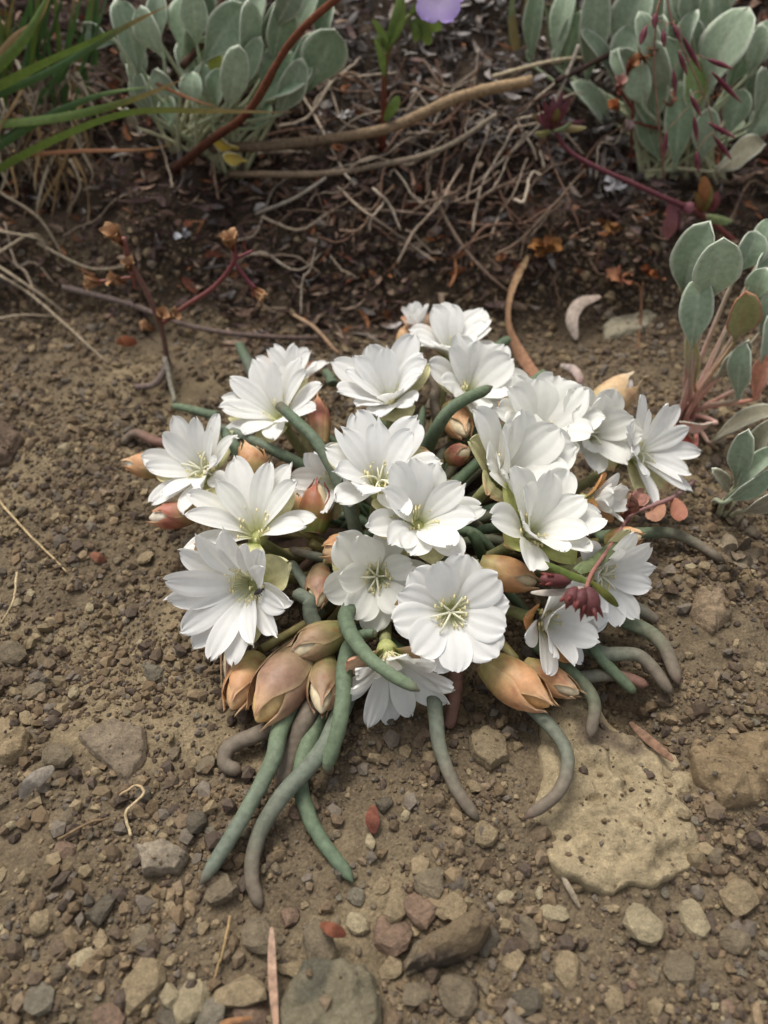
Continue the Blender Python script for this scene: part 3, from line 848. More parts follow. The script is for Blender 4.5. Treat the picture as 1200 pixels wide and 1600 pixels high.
for i in range(60):                                        # leaves low in the rosette, seen only in the gaps between flowers
    a = random.uniform(0, 6.28); r = random.uniform(.03, .075)
    b = CROWN + np.array([math.cos(a) * .012, math.sin(a) * .014, 0.008])
    e = CROWN + np.array([math.cos(a) * r, .005 + math.sin(a) * r * .95, 0]); e[2] = float(ground_z(e[0], e[1])) + random.uniform(.004, .024)
    m = 0.5 * (b + e) + np.array([0, 0, random.uniform(.004, .014)])
    c = spline([b, m, e], 14)
    V, F, tt = tube(c, np.linspace(.0027, .0019, 14) * np.sqrt(np.clip(1.02 - np.linspace(0, 1, 14) ** 8, 0, 1)), 9)
    obj('leaf', V, F, mixc(LD, random.choice([LD, LG2, LB, LR]), tt), M_FLESH, plant)

# ------------------------------------------------------------------ felted buckwheat clumps
FELT = srgb(148, 164, 138); FELTD = srgb(126, 146, 116); FELTB = srgb(146, 140, 118)
def spat_leaf(root, base, b0, tip, w, y0, y1, col, rng, rim=None, pet=srgb(160, 158, 124), fold=0.25):
    P0 = base
    P1 = Q(b0[0], b0[1], y0); P2 = Q(tip[0], tip[1], y1)
    axis = P2 - P1; L = float(np.linalg.norm(axis)); s = mpp(P1)
    W = w * s * 0.45
    toc = norm(EYE - P1)
    side = norm(np.cross(axis, toc)); nrm = norm(np.cross(side, axis))
    yaw = rng.uniform(-.95, .95); fold = rng.uniform(.05, .55); point = rng.uniform(1.7, 2.7); wv = rng.uniform(.05, .22)
    side, nrm = side * math.cos(yaw) + nrm * math.sin(yaw), nrm * math.cos(yaw) - side * math.sin(yaw)
    rows, cols = 15, 11
    ts = np.linspace(0, 1, rows); us = np.linspace(-1, 1, cols)
    V = np.empty((rows, cols, 3)); tt = np.empty((rows, cols)); uu = np.empty((rows, cols))
    ph = rng.uniform(0, 6.28)
    for i, t in enumerate(ts):
        prof = (0.10 + 0.90 * sstep(0, .58, t)) * math.sqrt(max(0.0, 1 - max(0, (t - .55) / .45) ** point)) + 0.015
        bend = (0.10 * math.sin(t * 2.4) - .14 * t * t) * L * rng.uniform(.9, 1.1)
        V[i] = P1 + axis * t + nrm * bend + np.outer(us * W * prof, side) \
            + np.outer(fold * W * prof * np.abs(us) ** 1.5 + wv * W * np.sin(6 * t + ph + us * 2) * us - .03 * W * np.exp(-(us / .12) ** 2), nrm)
        tt[i] = t; uu[i] = us
    V = V.reshape(-1, 3)
    back = V - np.tile(nrm, (len(V), 1)) * 0.0006
    F = grid_faces(rows, cols)
    F2 = [tuple(i + len(V) for i in f[::-1]) for f in F]
    ring = [i for i in range(cols)] + [i * cols + cols - 1 for i in range(1, rows)] + [(rows - 1) * cols + i for i in range(cols - 2, -1, -1)] + [i * cols for i in range(rows - 2, 0, -1)]
    side_f = [(ring[k], ring[k - 1], ring[k - 1] + len(V), ring[k] + len(V)) for k in range(len(ring))]
    edge = np.maximum(sstep(.86, 1.0, np.abs(uu.ravel())), sstep(.93, 1.0, tt.ravel()))
    mid = np.exp(-(uu.ravel() / .10) ** 2) * (1 - tt.ravel())
    rimc = np.asarray(rim if rim is not None else srgb(204, 208, 190))
    C = np.tile(col, (len(V), 1)) * (0.93 + 0.14 * vnoise(V[:, 0] * 1.0 + V[:, 2], V[:, 1], 90, int(ph * 10)))[:, None]
    k = np.clip(edge * .75 + mid * .4, 0, 1)[:, None]
    C = C * (1 - k) + rimc * k
    C = np.vstack([C, C * 1.08])
    m1 = 0.5 * (P0 + P1) + np.array([rng.uniform(-.002, .002), 0, .002])
    pv, pf, ptt = tube(spline([P0, m1, P1, P1 + axis * .3], 12), np.linspace(.0014, .0007, 12), 7)
    v, f, c = merge([(np.vstack([V, back]), F + F2 + side_f, C), (pv, pf, mixc(pet, np.asarray(col) * 1.05, ptt))])
    return obj('leaf', v, f, c, M_FELT, root)

def clump(name, basepx, leaves, label, y, seed, pet=srgb(160, 158, 124), spread=0.012, extra=None):
    rng = np.random.default_rng(seed)
    if extra:
        leaves = list(leaves)
        for _ in range(extra[0]):
            x = rng.uniform(extra[1], extra[2]); yy = rng.uniform(extra[3], extra[4]); lean = (x - basepx[0]) * .25 + rng.uniform(-20, 20)
            leaves.append(((x - lean, yy + 45), (x, yy - rng.uniform(20, 50)), rng.uniform(28, 52), rng.uniform(-.012, .03), FELT * rng.uniform(.65, 1.1)))
    b = G(*basepx, 0.0)
    root = thing(name, b, label, 'plant', 'felted grey green plants')
    y = y if y is not None else b[1]
    V, F, t = tube(spline([b + (0.004, 0, -.006), b + (0, 0, .004), b + (-.002, 0, .010)], 8), np.linspace(.005, .003, 8), 9)
    obj('stem', V, F, srgb(110, 92, 78), M_DRY, root)
    for l in leaves:
        b0, tip, w, dy = l[:4]
        col = l[4] if len(l) > 4 else FELT * rng.uniform(.72, 1.12)
        rim = l[5] if len(l) > 5 else None
        p = l[6] if len(l) > 6 else pet
        lb = b + np.array([rng.uniform(-spread, spread), rng.uniform(-.006, .006), 0.0])
        lb[2] = float(ground_z(lb[0], lb[1])) + .002
        spat_leaf(root, lb, b0, tip, w, y + dy, y + dy + rng.uniform(-.012, .006), col, rng, rim, p)
    return root

clump('buckwheat_plant', (330, 255), [
 ((402, 168), (482, 92), 84, -.012, FELTD), ((478, 140), (524, 48), 82, -.004, FELTD), ((318, 96), (380, 6), 62, -.014), ((398, 70), (402, -40), 74, .004), ((425, 96), (442, 0), 60, -.004, FELTD),
 ((256, 92), (216, 12), 56, -.016), ((216, 118), (188, 0), 54, -.008), ((182, 66), (126, 44), 40, -.002), ((355, 172), (374, 76), 48, -.024), ((338, 172), (346, 108), 46, -.020, FELTD),
 ((282, 150), (236, 112), 46, -.024), ((302, 170), (299, 112), 42, -.026), ((286, 96), (302, -16), 56, .002), ((452, 50), (468, -50), 78, .012), ((498, 66), (518, 0), 66, .014, FELTD * .8),
 ((250, 66), (246, -12), 40, .006), ((322, 160), (318, 100), 40, -.012), ((300, 90), (345, 60), 40, 0), ((375, 110), (385, 40), 50, .002), ((345, 130), (338, 82), 34, -.010, srgb(150, 156, 70)),
 ((372, 232), (330, 214), 26, -.01, srgb(186, 160, 66)), ((385, 252), (350, 244), 22, -.012, srgb(190, 168, 80)), ((430, 180), (440, 130), 40, -.004, FELTD), ((230, 160), (200, 100), 36, .004, FELTD),
 ((215, 200), (195, 170), 26, -.008, FELTB), ((270, 200), (262, 150), 40, -.012, FELTD), ((400, 200), (420, 160), 36, -.006, FELTD)],
 'felted grey green plant with upright spoon shaped leaves beside the grass tuft', None, 31, spread=.022, extra=(26, 190, 500, -10, 150))
clump('buckwheat_plant', (1062, 660), [
 ((1068, 458), (1104, 350), 66, .004), ((1102, 470), (1132, 378), 76, -.008), ((1080, 545), (1094, 436), 54, -.016), ((1150, 428), (1186, 362), 56, .012), ((1190, 400), (1206, 340), 46, .02),
 ((1148, 534), (1168, 462), 56, -.008, srgb(140, 138, 92), srgb(176, 104, 86)), ((1116, 592), (1172, 536), 38, -.008, FELTB), ((1154, 624), (1162, 540), 48, -.02), ((1134, 522), (1200, 396), 46, .006),
 ((1188, 592), (1208, 496), 50, -.004), ((1180, 624), (1204, 556), 40, -.01, srgb(206, 148, 124), srgb(226, 180, 160)), ((1110, 692), (1212, 636), 44, -.024, FELTB), ((1188, 520), (1215, 430), 50, .01),
 ((1088, 696), (1044, 666), 24, -.03, srgb(178, 92, 80), srgb(190, 110, 96)), ((1120, 660), (1064, 664), 26, -.02, srgb(214, 178, 164)), ((1178, 470), (1196, 420), 44, .002), ((1085, 600), (1078, 520), 24, .0, srgb(170, 160, 110))],
 'felted grey green plant with pink leaf stalks and one red edged leaf', None, 32, pet=srgb(190, 140, 128), spread=.006)
clump('buckwheat_plant', (1130, 800), [
 ((1150, 752), (1166, 678), 40, -.004), ((1152, 764), (1214, 700), 36, -.008), ((1132, 786), (1208, 738), 36, -.014), ((1160, 800), (1230, 770), 34, -.018, FELTB), ((1185, 720), (1205, 660), 40, .006, FELTB), ((1140, 770), (1120, 735), 22, 0, FELTB)],
 'low felted plant with narrow grey leaves beside crumpled dead leaf', None, 33, spread=.006)
clump('buckwheat_plant', (1065, 275), [
 ((1108, 146), (1162, 10), 100, -.012), ((1140, 136), (1188, 40), 60, .004, FELTD), ((958, 96), (1008, -24), 70, .02), ((1064, 96), (1072, -40), 84, .016), ((970, 136), (998, 36), 66, .008), ((918, 126), (936, -34), 50, .03),
 ((868, 104), (892, -30), 46, .036), ((1020, 206), (1014, 86), 64, -.004, FELTD), ((1086, 206), (1080, 86), 54, -.008, srgb(120, 140, 84)), ((1118, 268), (1194, 222), 62, -.02, FELTB), ((1164, 228), (1214, 156), 46, -.008),
 ((1136, 214), (1162, 138), 46, -.004), ((1054, 264), (1064, 128), 50, -.014, FELTD), ((1030, 250), (1000, 170), 36, -.004, FELTD), ((1100, 60), (1120, -40), 80, .024), ((1180, 110), (1215, 30), 60, .014), ((1012, 60), (1030, -40), 60, .03),
 ((1040, 150), (1044, 60), 56, .004), ((1098, 250), (1108, 170), 44, -.014), ((880, 110), (905, 20), 44, .04, FELTD), ((830, 100), (840, -20), 34, .044, FELTD), ((995, 150), (960, 80), 50, .012)],
 'broad leaved felted grey plant behind the drooping purple grass head', None, 34, spread=.03, extra=(26, 900, 1210, 0, 190))

# ------------------------------------------------------------------ grasses, stems and twigs
def ribbon(path, wid, twist=0.4, seed=0, fold=0.25, taper=True):
    rng = np.random.default_rng(4000 + seed)
    c = np.asarray(path); n = len(c)
    T = norm(np.gradient(c, axis=0)); t = np.linspace(0, 1, n)
    w = wid * 0.5 * (np.clip(1 - t ** 2.5, .06, 1) if taper else np.clip(np.sin(np.pi * np.clip(t * .96 + .02, 0, 1)) ** .5, .1, 1))
    V = []
    a0 = rng.uniform(-.5, .5)
    for i in range(n):
        u = norm(np.cross(T[i], norm(EYE - c[i])) + 1e-9); v = np.cross(u, T[i])
        a = a0 + twist * math.sin(t[i] * 5 + a0 * 9)
        s = u * math.cos(a) + v * math.sin(a); m = np.cross(T[i], s)
        V += [c[i] - s * w[i] + m * fold * w[i], c[i], c[i] + s * w[i] + m * fold * w[i]]
    return np.array(V), grid_faces(n, 3), np.repeat(t, 3)

def stem(name, path, w, ca, cb, label, cat='stem', group=None, mat=M_DRY, depth=None, sides=8, wob=0.0003, taper=.75, seed=0, hollow=False):
    p = np.array([G(*q) for q in path]) if depth is None else np.array([Q(a, b, c) for a, b, c in path])
    n = max(14, 7 * len(p))
    c = spline(p, n)
    rng = np.random.default_rng(5000 + seed)
    c = c + wob * np.cumsum(rng.normal(size=(n, 3)), 0) * .3
    t = np.linspace(0, 1, n)
    rad = np.array([mpp(x) for x in c]) * w * .5 * (1 - (1 - taper) * t) * (1 + .06 * rng.normal(size=n))
    if hollow:
        c = np.vstack([c, c[-1:], c[-1:] - (c[-1] - c[-2]) * 1.5]); rad = np.concatenate([rad, [rad[-1] * .6, rad[-1] * .5]])
    V, F, tt = tube(c, rad, sides)
    return tag(obj(name, V, F, mixc(ca, cb, tt), mat, origin=p[0]), label, cat, group)

CY = G(330, 255)[1]
stem('dead_stalk', [(262, 272, G(262, 272)[1]), (325, 220, CY - .03), (388, 172, CY - .05), (456, 60, CY - .055), (535, -15, CY - .055)], 15, srgb(70, 44, 34), srgb(112, 66, 46), 'thick red brown dead stem leaning across the felted plant', 'stem', seed=1, depth=True)
stem('dead_stalk', [(285, 105, .06), (320, 60, .075), (352, -10, .09)], 12, srgb(72, 52, 42), srgb(80, 58, 46), 'short dark stem rising behind the felted leaves', 'stem', seed=2)
stem('dead_stalk', [(330, 232, .014), (450, 226, .022), (600, 203, .028), (720, 152, .034), (832, 126, .040)], 15, srgb(108, 92, 78), srgb(156, 132, 100), 'hollow broken tan stalk lying over the litter bank', 'stalk', seed=3, hollow=True, taper=1.1)
stem('dead_stalk', [(360, 272, .010), (500, 270, .012), (600, 256, .012), (690, 232, .014), (775, 178, .020)], 10, srgb(128, 108, 88), srgb(150, 138, 120), 'thin bent grey stalk below the hollow broken stalk', 'stalk', seed=4)
stem('twig', [(868, 128, .03), (960, 82, .04), (1040, 44, .05), (1120, -4, .06)], 9, srgb(60, 46, 42), srgb(84, 62, 50), 'bare dark twig slanting in front of broad felted leaves', 'twig', seed=5)
stem('dead_stalk', [(770, 120, .016), (820, 106, .02), (870, 97, .026), (925, 96, .026), (965, 116, .02)], 6, srgb(190, 176, 146), srgb(150, 136, 112), 'arched pale straw beside the dark twig', 'straw', seed=6)
stem('root', [(98, 448, .006), (200, 474, .008), (300, 510, .008), (420, 526, .006), (512, 528, .004)], 10, srgb(112, 98, 92), srgb(104, 88, 80), 'long grey root crossing the soil at the foot of the bank', 'root', seed=7)
stem('dead_stalk', [(676, 300, .012), (715, 375, .01), (762, 430, .008), (800, 460, .004)], 6, srgb(138, 120, 104), srgb(120, 100, 86), 'thin dry stalk running down to the curled tan leaf', 'stalk', seed=8)
stem('dead_stalk', [(560, 328, .01), (660, 334, .01), (760, 352, .008), (838, 346, .006)], 5, srgb(140, 124, 108), srgb(120, 90, 76), 'thin level dry stalk over dark curled litter', 'stalk', seed=9)
stem('dead_stalk', [(400, 335, .006), (460, 312, .01), (510, 278, .012)], 6, srgb(140, 130, 118), srgb(170, 160, 146), 'short pale curved straw below the yellow old leaves', 'straw', seed=10)
stem('straw', [(455, 490, .004), (492, 512, .008), (528, 552, .004)], 6, srgb(190, 160, 130), srgb(150, 120, 96), 'short tan straw behind the white flowers', 'straw', seed=11)
stem('straw', [(905, 70, .04), (882, 130, .03), (858, 180, .02), (800, 240, .014), (742, 290, .008)], 6, srgb(160, 150, 136), srgb(130, 116, 102), 'long drooping grey straw below the upright felted stems', 'straw', seed=12)
stem('straw', [(-10, 772, .003), (50, 840, .004), (104, 892, .002)], 4, srgb(176, 154, 118), srgb(170, 148, 112), 'fine straight straw on bare brown soil', 'straw', seed=13)
stem('straw', [(26, 895, .003), (20, 940, .006), (0, 978, .003)], 4, srgb(186, 166, 132), srgb(176, 154, 118), 'fine bent straw at the edge of the bare soil', 'straw', seed=14)
stem('straw', [(360, 1432, .004), (350, 1480, .004), (334, 1534, .002)], 5, srgb(150, 126, 90), srgb(150, 126, 90), 'short straw stuck between gravel near a brown leaf tip', 'straw', seed=15)
stem('straw', [(205, 1306, .002), (198, 1268, .004), (226, 1238, .008), (212, 1226, .006), (182, 1246, .003)], 5, srgb(190, 172, 136), srgb(176, 150, 116), 'hooked pale straw beside the wedge shaped stone', 'straw', seed=16)
stem('straw', [(90, 1312, .003), (130, 1290, .004), (170, 1280, .003)], 5, srgb(120, 100, 76), srgb(120, 100, 76), 'dark curved straw on the dusty soil patch', 'straw', seed=17)
stem('root', [(262, 570, .010), (242, 600, .006), (212, 606, .003)], 12, srgb(126, 110, 104), srgb(120, 104, 96), 'short forked grey root below the dried herb', 'root', seed=18)
stem('root', [(258, 560, .012), (268, 600, .010), (275, 632, .006)], 9, srgb(132, 124, 112), srgb(140, 136, 120), 'slim grey root running to the hidden leaf tip', 'root', seed=19)

def flat_piece(name, path, wid, ca, cb, label, cat, twist=.3, seed=0, mat=M_DRY, taper=False, fold=.3, group=None):
    p = np.array([G(*q) for q in path]); c = spline(p, 8 * len(p))
    V, F, t = ribbon(c, wid * mpp(p[0]), twist, seed, fold, taper)
    T = 0.0004
    n = len(V)
    V2 = np.vstack([V, V - np.array([0, 0, T])])
    F2 = F + [tuple(i + n for i in f[::-1]) for f in F]
    return tag(obj(name, V2, F2, np.vstack([mixc(ca, cb, t)] * 2) * .72, mat, origin=p[0]), label, cat, group)

flat_piece('pine_needle', [(424, 1448, .008), (424, 1520, .008), (432, 1615, .008)], 15, srgb(186, 156, 134), srgb(176, 142, 118), 'flat tan orange pine needle pointing away from the speckled stone', 'needle', .1, 1)
flat_piece('pine_needle', [(984, 1128, .006), (1015, 1156, .006), (1052, 1188, .008)], 13, srgb(160, 128, 106), srgb(150, 116, 94), 'brown pine needle lying by the dark hollow at the rock', 'needle', .1, 2)
flat_piece('dead_leaf', [(826, 398, .010), (798, 452, .014), (792, 510, .014), (818, 562, .012), (862, 612, .010)], 20, srgb(176, 146, 110), srgb(178, 130, 104), 'long curled tan dead leaf arching behind the flowers', 'leaf', .8, 3)
flat_piece('curled_petal', [(900, 530, .004), (894, 498, .012), (908, 472, .016), (938, 462, .010)], 20, srgb(206, 190, 176), srgb(196, 176, 160), 'curled pale dead petal next to the chalky stone', 'petal', .4, 4)
flat_piece('curled_petal', [(876, 570, .012), (898, 578, .014), (908, 598, .010), (896, 620, .004)], 13, srgb(214, 200, 190), srgb(190, 150, 140), 'small curled pinkish petal on dark soil behind the flowers', 'petal', .4, 5)
flat_piece('bark_flake', [(583, 1258, .003), (582, 1280, .005), (584, 1302, .003)], 22, srgb(134, 84, 68), srgb(126, 78, 64), 'rust red flake lying on open soil below the flowers', 'flake', .1, 6)
flat_piece('bark_flake', [(500, 1444, .008), (520, 1452, .010), (540, 1462, .008)], 20, srgb(134, 86, 64), srgb(124, 74, 58), 'orange red flake lying on a tan pebble', 'flake', .3, 7)
flat_piece('bark_flake', [(140, 866, .002), (152, 871, .004), (166, 876, .002)], 16, srgb(152, 104, 82), srgb(150, 104, 84), 'tiny orange flake on the bare soil', 'flake', .1, 8)
flat_piece('bark_flake', [(182, 536, .003), (196, 533, .006), (214, 535, .003)], 16, srgb(172, 108, 76), srgb(160, 98, 70), 'small orange brown flake at the foot of the dried herb', 'flake', .1, 9)
flat_piece('wood_chip', [(34, 1248, .004), (52, 1222, .008), (84, 1198, .005)], 26, srgb(186, 176, 162), srgb(166, 154, 138), 'weathered grey wood chip near the round sandy stone', 'chip', .3, 10)
flat_piece('straw_chip', [(878, 1368, .003), (890, 1390, .004), (906, 1418, .002)], 10, srgb(186, 172, 150), srgb(170, 154, 130), 'pale sliver of straw below the large flat rock', 'straw', .1, 11)
flat_piece('wood_chip', [(395, 1590, .006), (350, 1600, .006), (345, 1620, .006)], 10, srgb(176, 130, 92), srgb(160, 120, 86), 'short tan sliver among the gravel by the needle', 'chip', .1, 12)

# crumpled dead things
def crumple(name, px, py, h, size, cols, label, cat, seed, nleaf=7, stalk=None):
    rng = np.random.default_rng(6000 + seed)
    c = G(px, py, h); s = mpp(c)
    root = thing(name, c, label, cat)
    for i in range(nleaf):
        a = 2 * math.pi * i / nleaf + rng.uniform(-.3, .3)
        R = np.array([math.cos(a), math.sin(a), rng.uniform(-.2, .5)]); R = norm(R)
        A = norm(np.array([rng.normal() * .5, rng.normal() * .5 - .5, 1.0])); A = norm(A - R * np.dot(A, R))
        v, f, t, u = petal_sheet(c, A, R, size * s * rng.uniform(.7, 1.1), size * s * rng.uniform(.5, .8), rng.uniform(.3, 1.0), rng.uniform(.5, 2.2), .3, .3, .6, rng, rows=9, cols=7, wave=.14, tipnoise=.12)
        obj('dead_petal', v, f, np.asarray(cols[i % len(cols)]) * rng.uniform(.55, .9), M_DRY, root)
    if stalk:
        p = np.array([G(*q) for q in stalk])
        V, F, t = tube(spline(p, 12), .0008, 6)
        obj('stalk', V, F, srgb(110, 80, 60), M_DRY, root)
    return root
crumple('dead_flower', 852, 395, .014, 34, [srgb(150, 104, 60), srgb(126, 82, 48), srgb(168, 120, 76)], 'crumpled orange brown dead flower above the curled tan leaf', 'flower', 1, 9)
crumple('dead_flower', 946, 366, .014, 26, [srgb(150, 110, 66), srgb(130, 84, 54)], 'small shrivelled ochre flower near the red stem', 'flower', 2, 7, [(946, 366, .014), (935, 400, .008), (930, 430, 0)])
crumple('dead_leaf', 1145, 872, .008, 44, [srgb(132, 118, 98), srgb(112, 98, 82), srgb(150, 136, 114)], 'crumpled grey brown dead leaf at the end of a drooping leaf', 'leaf', 3, 6)
crumple('dead_leaf', 968, 440, .010, 30, [srgb(176, 124, 92), srgb(150, 96, 74)], 'folded salmon brown dead leaf above the chalky stone', 'leaf', 4, 4, [(968, 440, .01), (1000, 450, .01), (1000, 520, .0)])
crumple('dead_leaf', 1010, 430, .012, 20, [srgb(140, 84, 50), srgb(120, 60, 46)], 'small dark orange dead leaf on a thin upright stalk', 'leaf', 5, 5, [(1005, 440, .012), (1000, 500, .006), (996, 570, 0)])
crumple('dead_leaf', 288, 372, .006, 22, [srgb(190, 190, 196), srgb(150, 148, 152)], 'small silvery grey dead leaf in dark litter', 'leaf', 6, 3)
crumple('dead_leaf', 955, 292, .008, 26, [srgb(196, 194, 196), srgb(160, 156, 158)], 'silver white dead leaf below the red arching stem', 'leaf', 7, 4)
crumple('dead_leaf', 538, 182, .012, 16, [srgb(220, 216, 210)], 'tiny white dry scrap resting on the hollow stalk', 'leaf', 8, 3)

# ---- green grass tuft, top left
tuft_b = G(-40, 250, 0)
tuft = thing('grass_tuft', tuft_b, 'green grass tuft with long arching blades and dry curled ones', 'grass')
GRN = srgb(104, 126, 58); GRD = srgb(74, 104, 56); TAN = srgb(170, 140, 96); PALE = srgb(186, 172, 146)
def blade(path, w, ca, cb, seed, root, depth_y, name='blade', twist=.3):
    p = np.array([Q(a, b, depth_y + d) for a, b, d in path])
    c = spline(p, 8 * len(p))
    V, F, t = ribbon(c, w * mpp(p[0]), twist, seed, .35)
    obj(name, V, F, mixc(ca, cb, sstep(.45, 1, t)), M_GRASS, root)
TY = tuft_b[1] - 0.02
for i, (pth, w, a, b) in enumerate([
  ([(-30, 160, 0), (80, 110, -.01), (190, 45, -.01), (260, 10, -.01)], 11, GRD, TAN), ([(-30, 150, 0), (60, 105, -.02), (130, 72, -.02), (185, 42, -.02)], 14, GRN, GRN),
  ([(-30, 196, 0), (100, 182, -.03), (200, 158, -.03), (292, 122, -.03)], 13, GRN, TAN), ([(-30, 280, 0), (80, 222, -.04), (200, 178, -.045), (330, 174, -.045), (455, 176, -.04)], 12, GRN, TAN),
  ([(-20, 240, 0), (60, 190, -.02), (150, 150, -.02), (240, 134, -.02)], 11, GRD, GRN), ([(-20, 120, 0), (30, 70, .0), (60, 20, .0), (90, -40, .0)], 15, GRN, GRN), ([(-20, 110, 0), (20, 60, .01), (60, 30, .01), (84, -20, .01)], 10, TAN, TAN),
  ([(20, 245, 0), (120, 236, -.03), (220, 234, -.04), (276, 224, -.04)], 6, srgb(160, 110, 76), TAN), ([(240, 130, 0), (300, 155, -.03), (360, 174, -.03)], 5, srgb(150, 100, 70), TAN), ([(-20, 230, 0), (30, 200, .0), (70, 140, .0), (110, 100, .0)], 9, GRD, GRD),
  ([(90, 120, 0), (130, 60, .02), (140, 10, .02), (150, -30, .02)], 9, GRD, GRN), ([(30, 140, 0), (50, 60, .02), (48, 0, .02), (40, -40, .02)], 10, GRD, GRN), ([(60, 170, .01), (100, 90, .03), (112, 20, .03), (120, -30, .03)], 8, GRD, TAN)]):
    blade(pth, w, a, b, i, tuft, TY)
rr = np.random.default_rng(76)
for i in range(34):                                        # more upright green blades
    x0 = rr.uniform(-40, 150); y0 = rr.uniform(90, 190); dx = rr.uniform(-30, 70); d0 = rr.uniform(.01, .05)
    g = [GRD * .7, GRN * .75, srgb(120, 104, 66), GRD][rr.integers(0, 4)]
    blade([(x0, y0, d0), (x0 + dx * .4, y0 - 70, d0), (x0 + dx, y0 - rr.uniform(120, 220), d0)], rr.uniform(5, 10), g, g, 60 + i, tuft, TY, 'blade')
rr = np.random.default_rng(77)
for i in range(105):                                        # dry hanging blades of the same tuft
    x0, y0 = rr.uniform(-30, 140), rr.uniform(90, 250)
    dx, dy = rr.uniform(-60, 90), rr.uniform(20, 150)
    d0 = rr.uniform(.0, .03)
    b = [(x0, y0, d0), (x0 + dx * .5 + rr.uniform(-14, 14), y0 + dy * .4 + rr.uniform(-14, 14), d0 - .008), (x0 + dx * .9, y0 + dy * .8, d0 - .012), (x0 + dx + rr.uniform(-20, 20), y0 + dy, d0 - .010)]
    k = rr.choice([0, 1, 2, 3])
    blade(b, rr.uniform(4, 8), [PALE, TAN, srgb(120, 104, 86), srgb(90, 76, 60)][k], [PALE, PALE, srgb(140, 124, 104), srgb(110, 92, 72)][k], 100 + i, tuft, TY - .004, 'dry_blade', 1.0)
for i, (x0, y0, x1, y1, x2, y2) in enumerate([(-10, 400, 50, 368, 80, 385), (-10, 500, 40, 492, 90, 496), (-20, 405, 60, 460, 100, 490), (0, 430, 60, 470, 170, 570), (110, 250, 125, 290, 105, 330), (-10, 360, 60, 375, 76, 402), (0, 300, 60, 340, 100, 400), (60, 380, 140, 420, 210, 415)]):
    stem('straw', [(x0, y0, .010), (x1, y1, .014), (x2, y2, .004)], 5, srgb(160, 146, 124), srgb(140, 126, 106), 'dry curved straw in the shade below the grass tuft', 'straw', 'straws below the grass tuft', seed=40 + i)

# ---- purple flower herb at the back
hb = G(597, 235, 0)
herb = thing('lilac_herb', hb, 'small herb with one lilac flower and red lower stem', 'herb')
hy = hb[1]
V, F, t = tube(spline([hb, Q(600, 190, hy - .005), Q(604, 90, hy - .01), Q(640, 25, hy - .012), Q(668, 8, hy - .012)], 20), np.linspace(.0022, .0010, 20), 8)
obj('stem', V, F, mixc(srgb(126, 66, 50), srgb(130, 140, 84), sstep(.3, .8, t)), M_HERB, herb)
for i, (a, b, w) in enumerate([((606, 78), (630, 0), 20), ((606, 84), (582, 30), 14), ((600, 70), (590, 50), 16), ((640, 26), (660, 2), 16), ((602, 190), (622, 150), 18), ((600, 120), (585, 60), 12), ((640, 40), (690, 44), 26), ((645, 36), (672, 70), 22), ((640, 34), (650, 66), 16), ((604, 70), (626, -20), 14)]):
    pa, pb = Q(*a, hy - .012), Q(*b, hy - .014)
    c = spline([pa, .5 * (pa + pb) + np.array([.001, -.002, .001]), pb], 10)
    V, F, t = ribbon(c, w * mpp(pa), .2, 300 + i, .3, False)
    obj('leaf', V, F, mixc(srgb(96, 120, 62), srgb(128, 150, 76), t), M_GRASS, herb)
fc = Q(682, -6, hy - .014); A, e1, e2 = frame(axis_world(.1, -.3, .8))
for i in range(5):
    a = 2 * math.pi * i / 5 + .3
    v, f, t, u = petal_sheet(fc, A, math.cos(a) * e1 + math.sin(a) * e2, .016, .014, .15, .1, .15, .1, .1, np.random.default_rng(i), rows=8, cols=7)
    obj('petal', v, f, mixc(srgb(230, 214, 240), srgb(186, 160, 226), t), M_PETAL, herb)

# ---- red stemmed plant arching at the right
rb = G(1150, 378, .0)
red = thing('red_stem_plant', rb, 'arching crimson stem tipped with a spiky dark red head', 'herb')
CR = srgb(120, 66, 74); CRD = srgb(104, 56, 62)
ry = rb[1]
rp = [rb, Q(1095, 335, ry - .004), Q(1040, 310, ry - .006), Q(985, 285, ry - .004), Q(925, 258, ry), Q(885, 232, ry + .004), Q(864, 196, ry + .006)]
V, F, t = tube(spline(rp, 30), np.linspace(.0017, .0012, 30), 8)
obj('stem', V, F, mixc(srgb(150, 84, 76), CR, sstep(.0, .3, t)), M_HERB, red)
rr = np.random.default_rng(5)
for i in range(15):
    a = Q(864, 198, ry + .006); ang = rr.uniform(0.1, 3.05)
    e = a + np.array([math.cos(ang) * .016 * rr.uniform(.6, 1.1), rr.uniform(-.010, .006), math.sin(ang) * .017 * rr.uniform(.5, 1.1)])
    V, F, t = ribbon(spline([a, .55 * a + .45 * e + np.array([0, -.002, 0]), e], 8), .0042, .2, i, .4, False)
    obj('bract', V, F, mixc(CR, CRD, t) if i % 4 else mixc(srgb(120, 90, 60), srgb(120, 110, 60), t), M_HERB, red)
